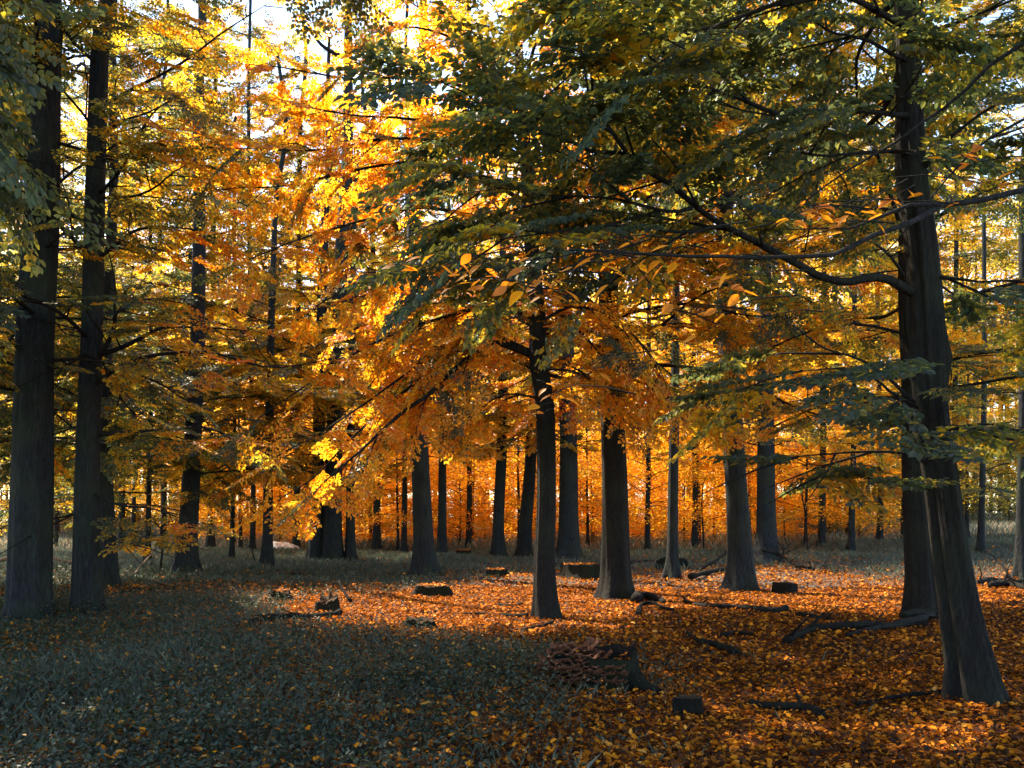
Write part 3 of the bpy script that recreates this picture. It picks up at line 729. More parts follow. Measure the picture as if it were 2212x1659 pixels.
# ------------------------------------------------------------------ far trees round the clearing
def far_tree_meshes(seed, H, zb, R, mu, sd, rt, nl=9000, ls=.15, bend=.3):
    rng = np.random.default_rng(seed)
    zz = np.linspace(-.1, H * .93, 14); path = np.stack([rng.normal(0, .04, 14).cumsum() * bend, rng.normal(0, .04, 14).cumsum() * bend, zz], 1)
    rad = rt * (1 - np.linspace(0, 1, 14) ** 1.1 * .85)
    v, f = trunk_mesh(smooth_path(path, .6), np.interp(smooth_path(path, .6)[:, 2], zz, rad), seed, .6, 4, .03, 10)
    tm = mesh_from('trunk', v, [f], M_bark, smooth=True)
    LT = Tubes(); B = []; nlimb = 40
    for i in range(nlimb):
        z = zb + (H - zb) * (i + rng.random()) / nlimb; an = i * 2.4 + rng.normal(0, .4); fr = (z - zb) / (H - zb)
        L = R * (1 - .75 * fr ** 3) * rng.uniform(.6, 1.2); el = rng.uniform(0, .5) + .7 * fr
        p0 = np.array([np.interp(z, zz, path[:, 0]), np.interp(z, zz, path[:, 1]), z]); hd = np.array([math.cos(an), math.sin(an), 0])
        t = np.linspace(0, 1, 5)[:, None]
        lp = p0 + hd * L * t + UP * (L * t * el - L * .35 * t ** 2); LT.add(lp, .018 * (1 - t[:, 0] * .85), 4)
        n = int(nl * (L / R) / (nlimb * .62)); ti = rng.beta(2.2, 1.3, n)
        c = p0 + hd * L * ti[:, None] + UP * (L * ti * el - L * .35 * ti ** 2)[:, None]
        side = np.array([-hd[1], hd[0], 0]); w = .55 * R * (1 - .55 * ti)
        k = rng.integers(0, 7, n); cu = rng.uniform(-1, 1, 7)[k] * w
        c = c + side * (cu + rng.normal(0, .22, n))[:, None] + UP * (rng.normal(0, .10, n) - .12 * np.abs(cu) ** 1.5)[:, None] + hd * rng.normal(0, .2, n)[:, None]
        B.append(c)
    B = np.concatenate(B); n = len(B); a = rng.random(n) * 6.283
    d = norm(np.stack([np.cos(a), np.sin(a), rng.normal(-.25, .35, n)], 1)); nr = norm(np.stack([rng.normal(0, .5, n), rng.normal(0, .5, n), np.ones(n)], 1))
    L = ls * rng.uniform(.6, 1.2, n); v, f = leaf_geom(B, d, nr, L, L * .65, False)
    cl = vnoise(B[:, 0] * .8 + 50, B[:, 2] * .9 + B[:, 1] * .8 + 50, seed)
    tn = np.clip(mu + (cl - .5) * sd * 2 + rng.normal(0, .09, n), 0, 1)
    return tm, LT.mesh('branches', M_twig), mesh_from('crown', v, [f], M_leaf, tint=np.repeat(tn, 2))
FAR = [far_tree_meshes(301, 19, 3.0, 4.6, .66, .2, .20, 15000, .12), far_tree_meshes(302, 22, 3.8, 5.0, .60, .24, .25, 17000, .12), far_tree_meshes(303, 17, 2.2, 4.0, .70, .16, .15, 14000, .12),
       far_tree_meshes(304, 20, 3.5, 4.8, .42, .25, .23, 15000, .12), far_tree_meshes(305, 6.5, .35, 2.5, .68, .2, .05, 9000, .10), far_tree_meshes(306, 5, .5, 2.2, .16, .2, .05, 9000, .10),
       far_tree_meshes(307, 9, .9, 3.2, .66, .2, .07, 13000, .10), far_tree_meshes(308, 11, 1.2, 3.6, .52, .26, .08, 13000, .10)]
def far_tree(var, x, Y, label, group, sc=1.0, rz=0.0, name='beech_tree'):
    X = (x - CX) * Y / F
    r = bpy.data.objects.new(name, None); C.objects.link(r); r.location = (X, Y, float(hz(X, Y))); r.rotation_euler = (0, 0, rz); r.scale = (sc, sc, sc)
    tag(r, label, 'tree', group)
    for m, nm in zip(FAR[var], ('trunk', 'branches', 'crown')):
        obj(nm, m, r)
    return r
frng = np.random.default_rng(55)
k = 0
for Y0, n, sp in ((56, 15, 1.15), (64, 17, 1.15), (73, 18, 1.15), (83, 18, 1.2)):
    for i in range(n):
        x = CX + (i + .5 + frng.uniform(-.35, .35) - n / 2) / n * 2212 * sp
        Y = Y0 + frng.uniform(-3.5, 3.5)
        left = x < 430
        var = int(frng.choice([1, 3, 0, 3] if left else [0, 1, 2, 0, 1, 3]))
        far_tree(var, x, Y, 'slim dark beech trunk under golden leaves far behind the clearing', 'far beeches behind the clearing', frng.uniform(1.25, 1.6), frng.uniform(0, 6.28))
for i in range(40):
    x = CX + (i + .5 + frng.uniform(-.4, .4) - 20) / 40 * 2212 * 1.15; Y = frng.uniform(42, 56)
    v = 5 if (x > 1680 and frng.random() < .85) or (x < 430 and frng.random() < .5) else int(frng.choice([4, 4, 6, 5]))
    far_tree(v, x, Y, 'low bushy young beech with leaves down to the grass across the clearing', 'young beeches at the edge of the clearing', frng.uniform(.8, 1.25), frng.uniform(0, 6.28), 'young_beech')
# nearer single trees on the right and left whose crowns fill the gaps
# younger trees on the near side of the clearing fill the gaps between the trunks
for i, (x, Y, v, sc) in enumerate(((-60, 30, 7, 1.1), (120, 36, 7, 1.1), (290, 31, 7, 1.15), (380, 38, 6, 1.2), (520, 33, 6, 1.15), (640, 38, 6, 1.2), (800, 37, 6, 1.25), (860, 33, 6, .9), (1020, 38, 6, 1.2), (1120, 36, 6, 1.1), (1270, 37, 6, 1.15),
                                  (1400, 34, 6, 1.15), (1510, 37, 6, 1.2), (1620, 38, 6, 1.2), (1740, 34, 6, 1.1), (1830, 38, 6, 1.2), (1950, 35, 7, 1.1), (2090, 33, 7, 1.1), (2230, 31, 7, 1.1))):
    far_tree(v, x, Y, 'young beech with golden leaves between the nearer trunks and the clearing', 'young golden beeches before the clearing', sc, i * 2.1, 'young_beech')
def side(label, x, Y, w, seed, **k):
    y0 = HY + F * EYE / Y
    tree(label, [(x, y0, w), (x + 3, y0 - 120, w * .8), (x + 8, 800, w * .7), (x + 5, 400, w * .5)], Y, seed, **k)
side('thin dark trunk between the straight grey trunk and the leaning trunk, at the grass edge', 1838, 30, 16, 141, H=15, n=34, z0=3, z1=14, Lm=4.6, mu=.66, sd=.15, dens=.6)
side('dark trunk at the extreme right edge behind the leaning trunk', 2204, 19, 30, 142, H=15, n=44, z0=3, z1=14, Lm=4.8, mu=.45, sd=.2, dens=.7)
side('slender trunk showing among the leaves right of the leaning trunk', 2118, 26, 16, 143, H=15, n=36, z0=2.5, z1=14, Lm=4.6, mu=.6, sd=.18, dens=.6)
side('greenish beech at the left edge behind the thickest trunk', -90, 18, 40, 144, H=15, n=46, z0=2.4, z1=14, Lm=5, mu=.42, sd=.18, dens=.7)
side('slender greenish gold beech in the gap right of the left pair of trunks', 318, 25, 14, 145, H=14, n=40, z0=2.0, z1=13, Lm=4.6, mu=.48, sd=.18, dens=.65)
side('thin gold beech behind the lone dark tree', 500, 27, 12, 146, H=15, n=36, z0=2.8, z1=14, Lm=4.4, mu=.62, sd=.14, dens=.6)

for i in range(22):
    x = 430 + (i + .5 + frng.uniform(-.4, .4)) / 22 * 1480; Y = frng.uniform(36, 43)
    far_tree(4 if x < 1720 or i % 3 == 0 else 5, x, Y, 'dense young beech bush with leaves down to the grass before the clearing', 'dense beech bushes before the clearing', frng.uniform(.75, 1.15), frng.uniform(0, 6.28), 'young_beech')
TALL = [(262, 33, 16), (352, 31, 14), (455, 34, 18), (545, 32, 13), (640, 34, 16), (812, 33, 18), (872, 31, 14), (1012, 35, 14), (1398, 33, 13), (1500, 35, 16), (1775, 33, 16), (1900, 34, 14), (2060, 32, 14)]
side('added beech outside the left edge shading the foreground, lower leaves reaching in beside the thickest trunk', -470, 10.5, 70, 147, H=14, n=34, z0=3.5, z1=13.5, Lm=4.8, mu=.36, sd=.15, dens=.7)  # tree added beyond the frame to keep sun off the left foreground
side('added beech just outside the left edge behind the nearest one, shading the left foreground', -300, 15, 50, 148, H=15, n=34, z0=3.5, z1=14.5, Lm=4.8, mu=.40, sd=.15, dens=.7)  # second added tree, also there to shade the ground cover on the left
for i, (x, Y, w) in enumerate(TALL):
    y0 = HY + F * EYE / Y
    tree('tall narrow trunk at the near edge of the clearing, its high crown closing the canopy', [(x, y0, w), (x + 2, y0 - 150, w * .85), (x + 4 * (-1) ** i, 700, w * .75), (x + 8 * (-1) ** i, 300, w * .6)], Y, 160 + i,
         H=29, n=58, z0=6.5 + (i % 3), z1=28.5, Lm=4.6, mu=[.5, .62, .66][i % 3] - (.1 if x < 500 else 0), sd=.17, dens=.6, group='tall beeches before the clearing')
def far_wood():
    rng = np.random.default_rng(77); n = 260000
    X = rng.uniform(-100, 100, n); Y = rng.uniform(92, 124, n); h = 26 + 9 * vnoise(X * .12, Y * .1, 8)
    z = rng.random(n) ** .9 * h
    c = vnoise(X * .35, z * .5 + Y * .2, 2); keep = (c > .33) | (z < 3.5); X, Y, z, c = X[keep], Y[keep], z[keep], c[keep]; n = len(X)
    a = rng.random(n) * 6.283; d = norm(np.stack([np.cos(a), np.sin(a), rng.normal(-.2, .4, n)], 1)); nr = norm(rng.normal(0, .6, (n, 3)) + UP)
    L = rng.uniform(.3, .55, n); v, f = leaf_geom(np.stack([X, Y, z], 1), d, nr, L, L * .7, False)
    tn = np.clip(np.where(z < 3.5, .15, .55 + .35 * (c - .3)) + rng.normal(0, .1, n), 0, 1)
    T = Tubes(); 
    for i in range(260):
        x = rng.uniform(-75, 75); y = rng.uniform(90, 112); r = rng.uniform(.12, .3)
        T.add([[x, y, -.1], [x + rng.normal(0, .3), y, 9], [x + rng.normal(0, .6), y, 25]], [r, r * .8, r * .4], 6)
    vt = np.concatenate(T.v); q = np.concatenate(T.q) + len(v); t = np.concatenate(T.t) + len(v)
    mi = np.concatenate([np.zeros(len(f)), np.ones(len(t)), np.ones(len(q))]).astype(int)
    me = mesh_from('far_woodland', np.vstack([v, vt]), [np.vstack([f, t]), q], [M_leaf, M_twig], tint=np.concatenate([np.repeat(tn, 2), np.zeros(len(t) + len(q))]), matidx=mi)
    tag(obj('far_woodland', me), 'distant mass of dark trunks and dull gold leaves closing off the forest', 'woodland', kind='stuff')
far_wood()

# ------------------------------------------------------------------ big orange leaves on the near branch
def big_leaves():
    rng = np.random.default_rng(91)
    root = [t for t in ALLTREES if 'outside the right edge' in t['label']][0]; base = np.array(root.location)
    spots = []   # (x, y, depth) clusters seen along the near branch
    def path(pts, d0, d1, n, sy):
        pts = np.array(pts, float)
        for i in range(n):
            t = rng.random(); k = t * (len(pts) - 1); j = min(int(k), len(pts) - 2); q = pts[j] * (1 - k + j) + pts[j + 1] * (k - j)
            spots.append((q[0] + rng.normal(0, 12), q[1] + rng.normal(0, sy), d0 + (d1 - d0) * t + rng.normal(0, .12)))
    path([(960, 585), (1020, 600), (1100, 580), (1180, 610), (1210, 630)], 2.6, 2.5, 34, 20)
    path([(800, 555), (890, 565), (960, 560)], 2.7, 2.6, 7, 12)
    path([(1210, 560), (1300, 590), (1380, 530), (1480, 560), (1560, 570)], 2.5, 2.6, 18, 28)
    path([(1560, 590), (1640, 640), (1500, 700), (1350, 700)], 2.6, 2.9, 22, 30)
    path([(1700, 500), (1760, 450), (1780, 500)], 2.6, 2.6, 12, 22)
    path([(1790, 480), (1850, 470), (1900, 460), (1960, 400), (2000, 420)], 2.7, 2.8, 16, 18)
    path([(1980, 345), (2080, 380), (2110, 290), (2200, 390), (2050, 470)], 2.9, 2.9, 14, 25)
    path([(1160, 850), (1240, 860), (1320, 860), (1300, 740)], 2.9, 3.1, 9, 18)
    path([(870, 10), (900, 0)], 3.0, 3.0, 4, 10)
    pos = np.array([P(*s) for s in spots]); n = len(pos)
    V = []; Q = []; nv = 0; tn = []; T = Tubes()
    us = np.linspace(0, 1, 7); prof = np.array([.02, .33, .48, .5, .40, .22, .0])
    for i in range(n):
        a = rng.uniform(2.2, 4.1) if rng.random() < .75 else rng.uniform(-.6, .6)
        d = norm(np.array([math.cos(a), rng.normal(0, .5), math.sin(a) * .45 - .38])); nr = norm(np.array([rng.normal(0, .5), -rng.uniform(.0, .9), 1.0]))
        s = norm(np.cross(d, nr)); u = np.cross(s, d); L = rng.uniform(.038, .066); W = L * rng.uniform(.5, .66); cup = rng.uniform(.04, .22); curl = rng.uniform(-.1, .3)
        rows = []
        for t, w in zip(us, prof):
            wav = rng.normal(0, .012)
            c = pos[i] + d * L * t - u * L * curl * t * t
            for k in (-1, -.5, 0, .5, 1):
                rows.append(c + s * W * w * k + u * (W * cup * abs(k) ** 1.4 * w * 2 + L * (wav * abs(k))))
        V.append(np.array(rows)); g = np.arange(6)[:, None] * 5 + np.arange(4)[None]; g = g.reshape(-1, 1)
        Q.append(np.concatenate([g, g + 1, g + 6, g + 5], 1) + nv); nv += 35
        tn.append(np.full(24, np.clip(rng.normal(.95, .05), 0, 1)))
        st = pos[i] - d * rng.uniform(.03, .09) + np.array([0, 0, .012]); T.add(np.array([st, (st + pos[i]) / 2 + [0, 0, .004], pos[i]]), [.0016, .0012, .0008], 4)
        if i % 3 == 0:
            e = st + np.array([rng.uniform(.1, .25), rng.normal(0, .05), rng.normal(.02, .04)]); T.add(np.array([e, (e + st) / 2 + [0, 0, .01], st]), [.0028, .0022, .0014], 4)
    obj('orange_leaves', mesh_from('orange_leaves', np.concatenate(V) - base, [np.concatenate(Q)], M_leaf, tint=np.concatenate(tn), smooth=True), root)
    for k in range(len(T.v)): T.v[k] = T.v[k] - base
    obj('twigs', T.mesh('twigs', M_twig), root)
big_leaves()

# ------------------------------------------------------------------ stumps, logs and fallen branches
def stump(label, x, ybase, wpx, hpx, seed, mat=None, cut=True, jag=.15, squash=.8, flare=.5, hollow=False, name='tree_stump', cat='stump', group=None, leaves=True, slant=0.0):
    rng = np.random.default_rng(seed); g = G(x, ybase); Y = g[1]; R = wpx * Y / F / 2 / (1 + flare * .5); H = hpx * Y / F
    g[1] += R * squash; mat = mat or M_moss
    root = bpy.data.objects.new(name, None); C.objects.link(root); root.location = g; tag(root, label, cat, group)
    ns = 40; a = np.arange(ns) * 2 * math.pi / ns; hs = np.array([-.06, 0, .06, .15, .3, .5, .7, .85, .95, 1.0]); V = []
    rn = 1 + .10 * np.sin(3 * a + rng.uniform(0, 6)) + .07 * np.sin(5 * a + rng.uniform(0, 6)) + .04 * np.sin(9 * a + rng.uniform(0, 6))
    top = 1 + jag * (vnoise(np.cos(a) * 2 + 5, np.sin(a) * 2 + 5, seed) - .5) * 2 + jag * .5 * rng.normal(0, .4, ns) + slant * np.cos(a)
    for h in hs:
        r = R * rn * (1 + flare * math.exp(-max(h, 0) * H / .10) * (.5 + .5 * np.sin(4 * a + seed))) * (1 + rng.normal(0, .015, ns)) * (1 - .05 * h)
        V.append(np.stack([r * np.cos(a), r * np.sin(a) * squash, H * h * np.where(h > .3, top, 1 + (top - 1) * max(h, 0) / .3)], 1))
    i = np.arange(len(hs) - 1)[:, None] * ns; kk = np.arange(ns)[None]; k2 = (kk + 1) % ns
    f = np.stack([i + kk, i + k2, i + ns + k2, i + ns + kk], -1).reshape(-1, 4)
    obj('bark', mesh_from('bark', np.concatenate(V), [f], mat, smooth=True), root)
    rim = V[-1]; rings = []
    for j, q in enumerate((1.0, .85, .6, .3, .04)):
        c = rim * [q, q, 1] * 1.0; c[:, 2] = rim[:, 2] - (H * (.55 if hollow else .06) * (1 - q ** (3 if hollow else 1)))
        c[:, 2] = np.where(q < 1, c[:, 2] * q + (H * (.5 if hollow else .97)) * (1 - q), c[:, 2]) ; rings.append(c + [0, 0, -.002 * j])
    i = np.arange(4)[:, None] * ns
    f = np.stack([i + kk, i + k2, i + ns + k2, i + ns + kk], -1).reshape(-1, 4)
    obj('cut_top', mesh_from('cut_top', np.concatenate(rings), [f], M_cut if not hollow else M_dead, smooth=True), root)
    if leaves:
        n = int(90 * R / .25); q = np.sqrt(rng.random(n)) * .92; an = rng.random(n) * 6.283
        b = np.stack([R * q * np.cos(an), R * q * np.sin(an) * squash, np.full(n, H * (1.0 - .03)) + rng.random(n) * .03 + .008], 1)
        if hollow: b[:, 2] = H * (.62 + .3 * q ** 2)
        d = norm(np.stack([rng.normal(size=n), rng.normal(size=n), rng.normal(0, .25, n)], 1)); nr = norm(rng.normal(0, .35, (n, 3)) + UP)
        L = rng.uniform(.04, .075, n); v, f = leaf_geom(b, d, nr, L, L * .6, True)
        o = obj('fallen_leaves', mesh_from('fallen_leaves', v, [f], M_litter, tint=np.repeat(rng.beta(3, 2, n), 2)), root)
    return root, g, R, H
stump('low mossy stump left of centre, its top heaped with bright orange leaves', 932, 1285, 92, 24, 1, squash=.7)
stump('small leaf topped stump beyond the orange litter, between two grey trunks', 1070, 1252, 56, 15, 2)
stump('wide flat topped stump directly behind the stout trunk right of centre', 1258, 1255, 106, 32, 3, jag=.04)
stump('black block shaped stump to the right of the straight grey trunk', 1701, 1281, 58, 26, 4, mat=M_dead, jag=.05, flare=.12, squash=.5, leaves=False, slant=-.05)
stump('small dark square stump in the right foreground, right of the fungus stump', 1492, 1542, 70, 42, 5, mat=M_dead, jag=.05, flare=.2, leaves=False, squash=.6)
stump('ragged peaked dark stump at the left of the orange litter', 705, 1327, 58, 30, 6, jag=.5, leaves=False)
stump('low two lobed stump farthest left on the orange litter', 601, 1303, 52, 20, 7, jag=.4)
stump('dark rotten mound in the leafy foreground left of the fungus stump', 882, 1452, 62, 24, 8, jag=.3, leaves=False)
stump('low humped mossy mound in front of the orange litter', 907, 1366, 76, 22, 9, jag=.3, leaves=False, squash=.6)
stump('pale topped stump at the far edge near the grass, centre', 1000, 1206, 42, 16, 10, jag=.1)
stump('small dark stump at the foot of the grass left of the smooth grey trunk', 640, 1250, 36, 12, 11, jag=.3, leaves=False)
stump('dark hump behind the slim upright trunk right of centre', 1452, 1232, 84, 22, 12, mat=M_dead, jag=.3, squash=.4, leaves=False)
r_, g_, R_, H_ = stump('large hollow rotten stump in the foreground with brown fungus on its left side', 1300, 1490, 212, 74, 13, jag=.22, hollow=True, flare=.3, squash=.75, slant=-.05)
# upright spike of the broken stump wall and the root running left
def lump(name, pts, rad, mat, root, sides=10, seed=0):
    rng = np.random.default_rng(seed); T = Tubes(); p = smooth_path(pts, .04, .006, rng)
    s = np.linspace(0, 1, len(p)); T.add(p, np.interp(s, np.linspace(0, 1, len(rad)), rad) * (1 + rng.normal(0, .08, len(p))), sides)
    return obj(name, T.mesh(name, mat), root)
lump('splinter', [(-R_ * .85, 0, 0), (-R_ * .86, 0, H_ * .6), (-R_ * .78, 0, H_ * 1.0), (-R_ * .74, .02, H_ * 1.28)], [.10, .09, .07, .02], M_moss, r_, 10, 1)
lump('root', [(-R_ * .8, -.1, .12), (-R_ * 1.1, -.14, .05), (-R_ * 1.4, -.2, -.02)], [.08, .06, .03], M_moss, r_, 10, 2)
lump('root', [(R_ * .7, -.2, .1), (R_ * .95, -.3, .05), (R_ * 1.4, -.3, -.02)], [.08, .07, .03], M_dead, r_, 10, 3)
def fungus():
    rng = np.random.default_rng(17)
    root = bpy.data.objects.new('bracket_fungus', None); C.objects.link(root); root.location = (g_[0] - R_ * .52, g_[1] - R_ * .52, g_[2] + .04)
    tag(root, 'cluster of wavy reddish brown fungus shelves growing on the rotten stump', 'fungus')
    def cap(c, r, ang, tilt):
        nu, nw = 26, 6; V = []
        ph = rng.uniform(0, 6, 4)
        for side in (0, 1):
            for j in range(nw):
                q = j / (nw - 1)
                for i in range(nu):
                    a = -1.75 + 3.5 * i / (nu - 1); rr = r * q * (1 + .10 * math.sin(3 * a + ph[0]) + .07 * math.sin(7 * a + ph[1]))
                    z = q * q * r * (.20 * math.sin(3.5 * a + ph[2]) + .10 * math.sin(8 * a + ph[3])) + r * .16 * q * q - (1 - q) * r * .05
                    z -= side * (.014 * (1 - q * .75) + .0015)
                    V.append((rr * math.cos(a), rr * math.sin(a), z))
        V = np.array(V); i = (np.arange(nw - 1)[:, None] * nu + np.arange(nu - 1)[None]).reshape(-1, 1)
        q1 = np.concatenate([i, i + 1, i + nu + 1, i + nu], 1); m = nu * nw; e = ((nw - 1) * nu + np.arange(nu - 1))[:, None]
        f = np.concatenate([q1, q1[:, ::-1] + m, np.concatenate([e, e + 1, e + 1 + m, e + m], 1)])
        ct, st = math.cos(tilt), math.sin(tilt); V = V @ np.array([[ct, 0, st], [0, 1, 0], [-st, 0, ct]])
        ca, sa = math.cos(ang), math.sin(ang); V = V @ np.array([[ca, sa, 0], [-sa, ca, 0], [0, 0, 1]])
        obj('cap', mesh_from('cap', V + np.array(c), [f], M_fungus, smooth=True), root)
    q0 = np.array([-.02, .16, 0])
    for lv, (nc, rr, zz) in enumerate(((7, .27, .02), (7, .27, .07), (7, .26, .12), (6, .24, .17), (6, .21, .22), (5, .17, .27), (4, .12, .31), (2, .05, .34))):
        for k in range(nc):
            a = -3.25 + 3.3 * (k + .5 + rng.normal(0, .18)) / nc
            cap(q0 + [rr * math.cos(a) * 1.05, rr * math.sin(a) * .8, zz + rng.normal(0, .012)], rng.uniform(.07, .13), a + rng.normal(0, .2), rng.uniform(-.25, .30))
    for lv in range(3):
        for k in range(4):
            cap((R_ * .62 + (k - 1.5) * .08 + rng.normal(0, .02), -.10 + lv * .02 + rng.normal(0, .01), .06 + lv * .055 + rng.normal(0, .01)), rng.uniform(.06, .10), -1.5 + rng.normal(0, .35), rng.uniform(-.2, .35))
fungus()

def ground_branch(label, pts, r0, r1, mat=None, name='fallen_branch', cat='branch', lift=.0, twigs=0, seed=0, group=None, dz=None):
    """a branch lying on the forest floor, given by view points on the ground"""
    rng = np.random.default_rng(seed); mat = mat or M_dead
    w = np.array([G(x, y) for x, y in pts]); w[:, 2] += np.linspace(r0, r1, len(w)) * 1.0 + lift + .025
    if dz: w[:, 2] += np.array(dz)
    c = w[0].copy(); p = smooth_path(w, .10, .012, rng); s = np.linspace(0, 1, len(p))
    root = bpy.data.objects.new(name, None); C.objects.link(root); root.location = c; tag(root, label, cat, group)
    T = Tubes(); T.add(p - c, 1.05 * (r0 + (r1 - r0) * s) * (1 + .14 * np.sin(s * 17 + seed) + rng.normal(0, .07, len(p))), 9)
    obj('stem', T.mesh('stem', mat), root)
    for k in range(twigs):
        j = rng.integers(1, len(p) - 1); d = norm(np.array([rng.normal(), rng.normal() * .6, abs(rng.normal()) * .6])); L = rng.uniform(.15, .5)
        T = Tubes(); q = p[j] - c; T.add(smooth_path([q, q + d * L * .5 + rng.normal(0, .02, 3), q + d * L + rng.normal(0, .04, 3)], .05), np.linspace(r1 * .55, .004, max(3, int(L / .05) + 1)), 5) if False else T.add(np.array([q, q + d * L * .5 + rng.normal(0, .03, 3), q + d * L]), [r1 * .5, r1 * .35, .004], 5)
        obj('side_twig', T.mesh('side_twig', mat), root)
    return root
ground_branch('long curved dark branch on the bright litter right of the stout trunk', [(1478, 1308), (1530, 1322), (1600, 1325), (1660, 1334), (1700, 1330)], .03, .055, seed=1, twigs=3)
ground_branch('long dark branch rising to the right, ending by the leaning trunk', [(1700, 1398), (1760, 1380), (1850, 1374), (1930, 1366), (1990, 1352), (2012, 1340)], .045, .055, seed=2, twigs=4)
ground_branch('shorter dark branch lying parallel in front of the long one by the leaning trunk', [(1830, 1390), (1880, 1378), (1960, 1362), (2010, 1362)], .03, .04, seed=3, twigs=1)
ground_branch('crooked root like log at the foot of the stout trunk', [(1372, 1310), (1385, 1296), (1410, 1300), (1436, 1312)], .09, .045, seed=4, mat=M_dead)
ground_branch('small arched dark branch just below the crooked root', [(1378, 1338), (1386, 1322), (1412, 1322), (1438, 1332), (1456, 1334)], .04, .02, seed=5, dz=[0, .03, .05, .03, 0])
ground_branch('dark branch across the litter in the right middle foreground', [(1484, 1376), (1510, 1396), (1540, 1402), (1570, 1414), (1592, 1424)], .02, .04, seed=6, twigs=1)
ground_branch('half buried dark branch low in the right foreground', [(1620, 1514), (1680, 1522), (1740, 1524), (1780, 1536)], .03, .045, seed=7, twigs=2)
ground_branch('thin dark stick in the foreground in front of the leaning trunk', [(1850, 1514), (1950, 1506), (2040, 1500)], .015, .02, seed=8)
ground_branch('knobbly fallen log on the left of the orange litter', [(540, 1356), (590, 1346), (640, 1344), (700, 1342), (735, 1336)], .05, .04, seed=9, twigs=2)
ground_branch('thin dark stick lying on the brightest litter left of the centre trunk', [(1000, 1326), (1060, 1328), (1100, 1332), (1140, 1336)], .02, .03, seed=10)
ground_branch('short stubby stick on the litter left of the centre trunk', [(1075, 1302), (1100, 1306), (1130, 1302)], .025, .02, seed=11, twigs=1)
ground_branch('small dark stick next to the centre trunk', [(1150, 1298), (1180, 1300), (1200, 1296)], .02, .015, seed=12)
ground_branch('dark stick in the litter below the centre trunk foot', [(1128, 1366), (1160, 1360), (1190, 1354)], .02, .025, seed=13)
ground_branch('rotten log behind the slim upright trunk right of centre', [(1492, 1252), (1530, 1246), (1570, 1238)], .07, .05, seed=14)
ground_branch('dark fallen bough leaning against the straight grey trunk', [(1510, 1240), (1540, 1234), (1568, 1226)], .05, .04, seed=15, dz=[0, .15, .35])
ground_branch('forked fallen branch right of the straight grey trunk', [(1650, 1222), (1680, 1216), (1720, 1230), (1760, 1234)], .06, .03, seed=16, twigs=2, dz=[.4, .25, .05, 0])
ground_branch('gnarled brush log, upper one of the pile at the right edge', [(2112, 1262), (2150, 1258), (2200, 1262), (2260, 1256)], .06, .05, seed=17, twigs=6)
ground_branch('gnarled brush log, lower one of the pile at the right edge', [(2140, 1276), (2180, 1272), (2220, 1282), (2270, 1280)], .07, .05, seed=18, twigs=6)
ground_branch('thin bare branch arching over the brush pile at the right edge', [(2110, 1212), (2150, 1232), (2180, 1256)], .012, .02, seed=19, dz=[.1, .15, .05])
ground_branch('pale reddish fallen branch propped up behind the thickest left trunk', [(-60, 1240), (0, 1232), (60, 1226), (130, 1224), (170, 1222)], .05, .045, mat=M_pale, seed=20, dz=[.05, .15, .3, .12, .05])
ground_branch('pale reddish branch slanting up between the left pair of trunks', [(150, 1226), (175, 1222), (215, 1218)], .03, .02, mat=M_pale, seed=21, dz=[.1, .2, .65], twigs=1)
ground_branch('thin grey fallen branch slanting over the meadow right of the left pair', [(290, 1246), (325, 1236), (362, 1228)], .015, .03, mat=M_pale, seed=22, dz=[.1, .4, .85])
ground_branch('short grey stick slanting up left of the lone dark tree', [(390, 1212), (415, 1208), (425, 1206)], .03, .02, mat=M_pale, seed=23, dz=[.2, .6, .9])
ground_branch('low dark log by the second trunk of the left pair', [(265, 1288), (310, 1283), (360, 1282), (380, 1277)], .045, .03, seed=24, twigs=1)
ground_branch('forked stick sticking up from the litter behind the peaked stump', [(732, 1298), (742, 1300), (756, 1303)], .02, .03, seed=25, dz=[.35, .15, .02])
ground_branch('dark log lying across behind the wide flat stump', [(1190, 1222), (1260, 1226), (1330, 1222), (1420, 1216)], .07, .05, seed=26, twigs=2)
ground_branch('thin stick on the grey grass left of the smooth grey trunk', [(720, 1270), (760, 1262), (800, 1252)], .015, .02, seed=27)
ground_branch('dark mossy log at the foot of the trunk behind the leaning tree', [(1950, 1346), (1990, 1338), (2040, 1332)], .06, .07, mat=M_moss, seed=28)
ground_branch('small dark stick between the fungus stump and the big branch', [(1560, 1384), (1590, 1378), (1625, 1382)], .03, .02, seed=29, twigs=1)
ground_branch('twiggy dark debris on the litter in front of the long right branch', [(1720, 1340), (1760, 1346), (1800, 1352)], .03, .02, seed=30, twigs=4)

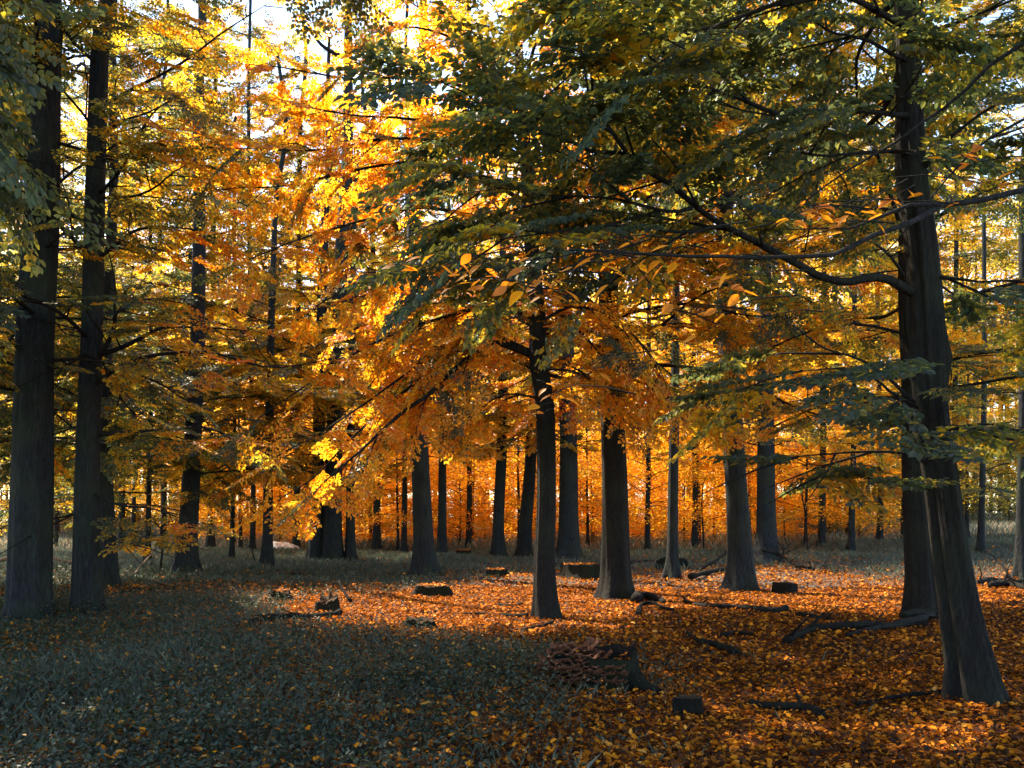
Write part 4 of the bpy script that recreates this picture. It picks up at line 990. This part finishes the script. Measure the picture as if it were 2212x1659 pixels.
def sapling(label, x, y, pts, r, seed):
    rng = np.random.default_rng(seed); g = G(x, y); Y = g[1]
    root = bpy.data.objects.new('sapling', None); C.objects.link(root); root.location = g; tag(root, label, 'sapling')
    w = np.array([P(a, b, Y) for a, b in pts]) - g; w[0] = (0, 0, -.05); p = smooth_path(w, .15, .01, rng); T = Tubes(); T.add(p, np.linspace(r, r * .4, len(p)), 6)
    obj('trunk', T.mesh('trunk', M_twig), root)
    for k in range(5):
        j = int(len(p) * rng.uniform(.4, .95)); d = norm(np.array([rng.normal(), rng.normal(), rng.uniform(.1, .9)])); L = rng.uniform(.3, .9); T = Tubes()
        T.add(np.array([p[j], p[j] + d * L * .5, p[j] + d * L + [0, 0, -.05]]), [r * .45, r * .3, r * .15], 5); obj('branch', T.mesh('branch', M_twig), root)
sapling('bare crooked sapling standing right of the dark trunk beyond the straight grey one', 1745, 1200, [(1745, 1200), (1740, 1120), (1732, 1060), (1742, 1030)], .045, 1)
sapling('short thin sapling at the grass edge between the slim trunk and the straight grey trunk', 1521, 1192, [(1521, 1192), (1519, 1150), (1516, 1090), (1520, 1040)], .05, 2)
sapling('leaning bare stick stuck in the grass right of the dark trunk', 1684, 1214, [(1684, 1214), (1692, 1190), (1708, 1172)], .035, 3)
sapling('thin bare sapling in the meadow right of the left pair of trunks', 345, 1238, [(345, 1238), (350, 1190), (348, 1140), (356, 1080)], .03, 4)
sapling('thin curved sapling stem left of the thin dark tree', 560, 1222, [(560, 1222), (548, 1205), (545, 1170), (552, 1140)], .025, 5)
def boulder():
    g = G(612, 1190); rng = np.random.default_rng(4)
    import bmesh
    bm = bmesh.new(); bmesh.ops.create_icosphere(bm, subdivisions=4, radius=1.0)
    for v in bm.verts:
        n = v.co; k = 1 + .25 * math.sin(3 * n.x + 1) * math.cos(2.5 * n.z) + .12 * math.sin(6 * n.x + 4 * n.y) + .06 * math.sin(13 * n.z + 9 * n.x)
        v.co = Vector((n.x * .75 * k, n.y * .5 * k, max(n.z, -.3) * .36 * k * (1 - .45 * max(0, n.x))))
    me = bpy.data.meshes.new('boulder'); bm.to_mesh(me); bm.free(); me.materials.append(M_rock)
    for p in me.polygons: p.use_smooth = True
    o = obj('boulder', me, loc=(g[0], g[1], g[2] + .08)); tag(o, 'pale bluish white boulder behind the thin dark tree left of centre', 'boulder')
boulder()
print('LEAVES', TOTAL[0])
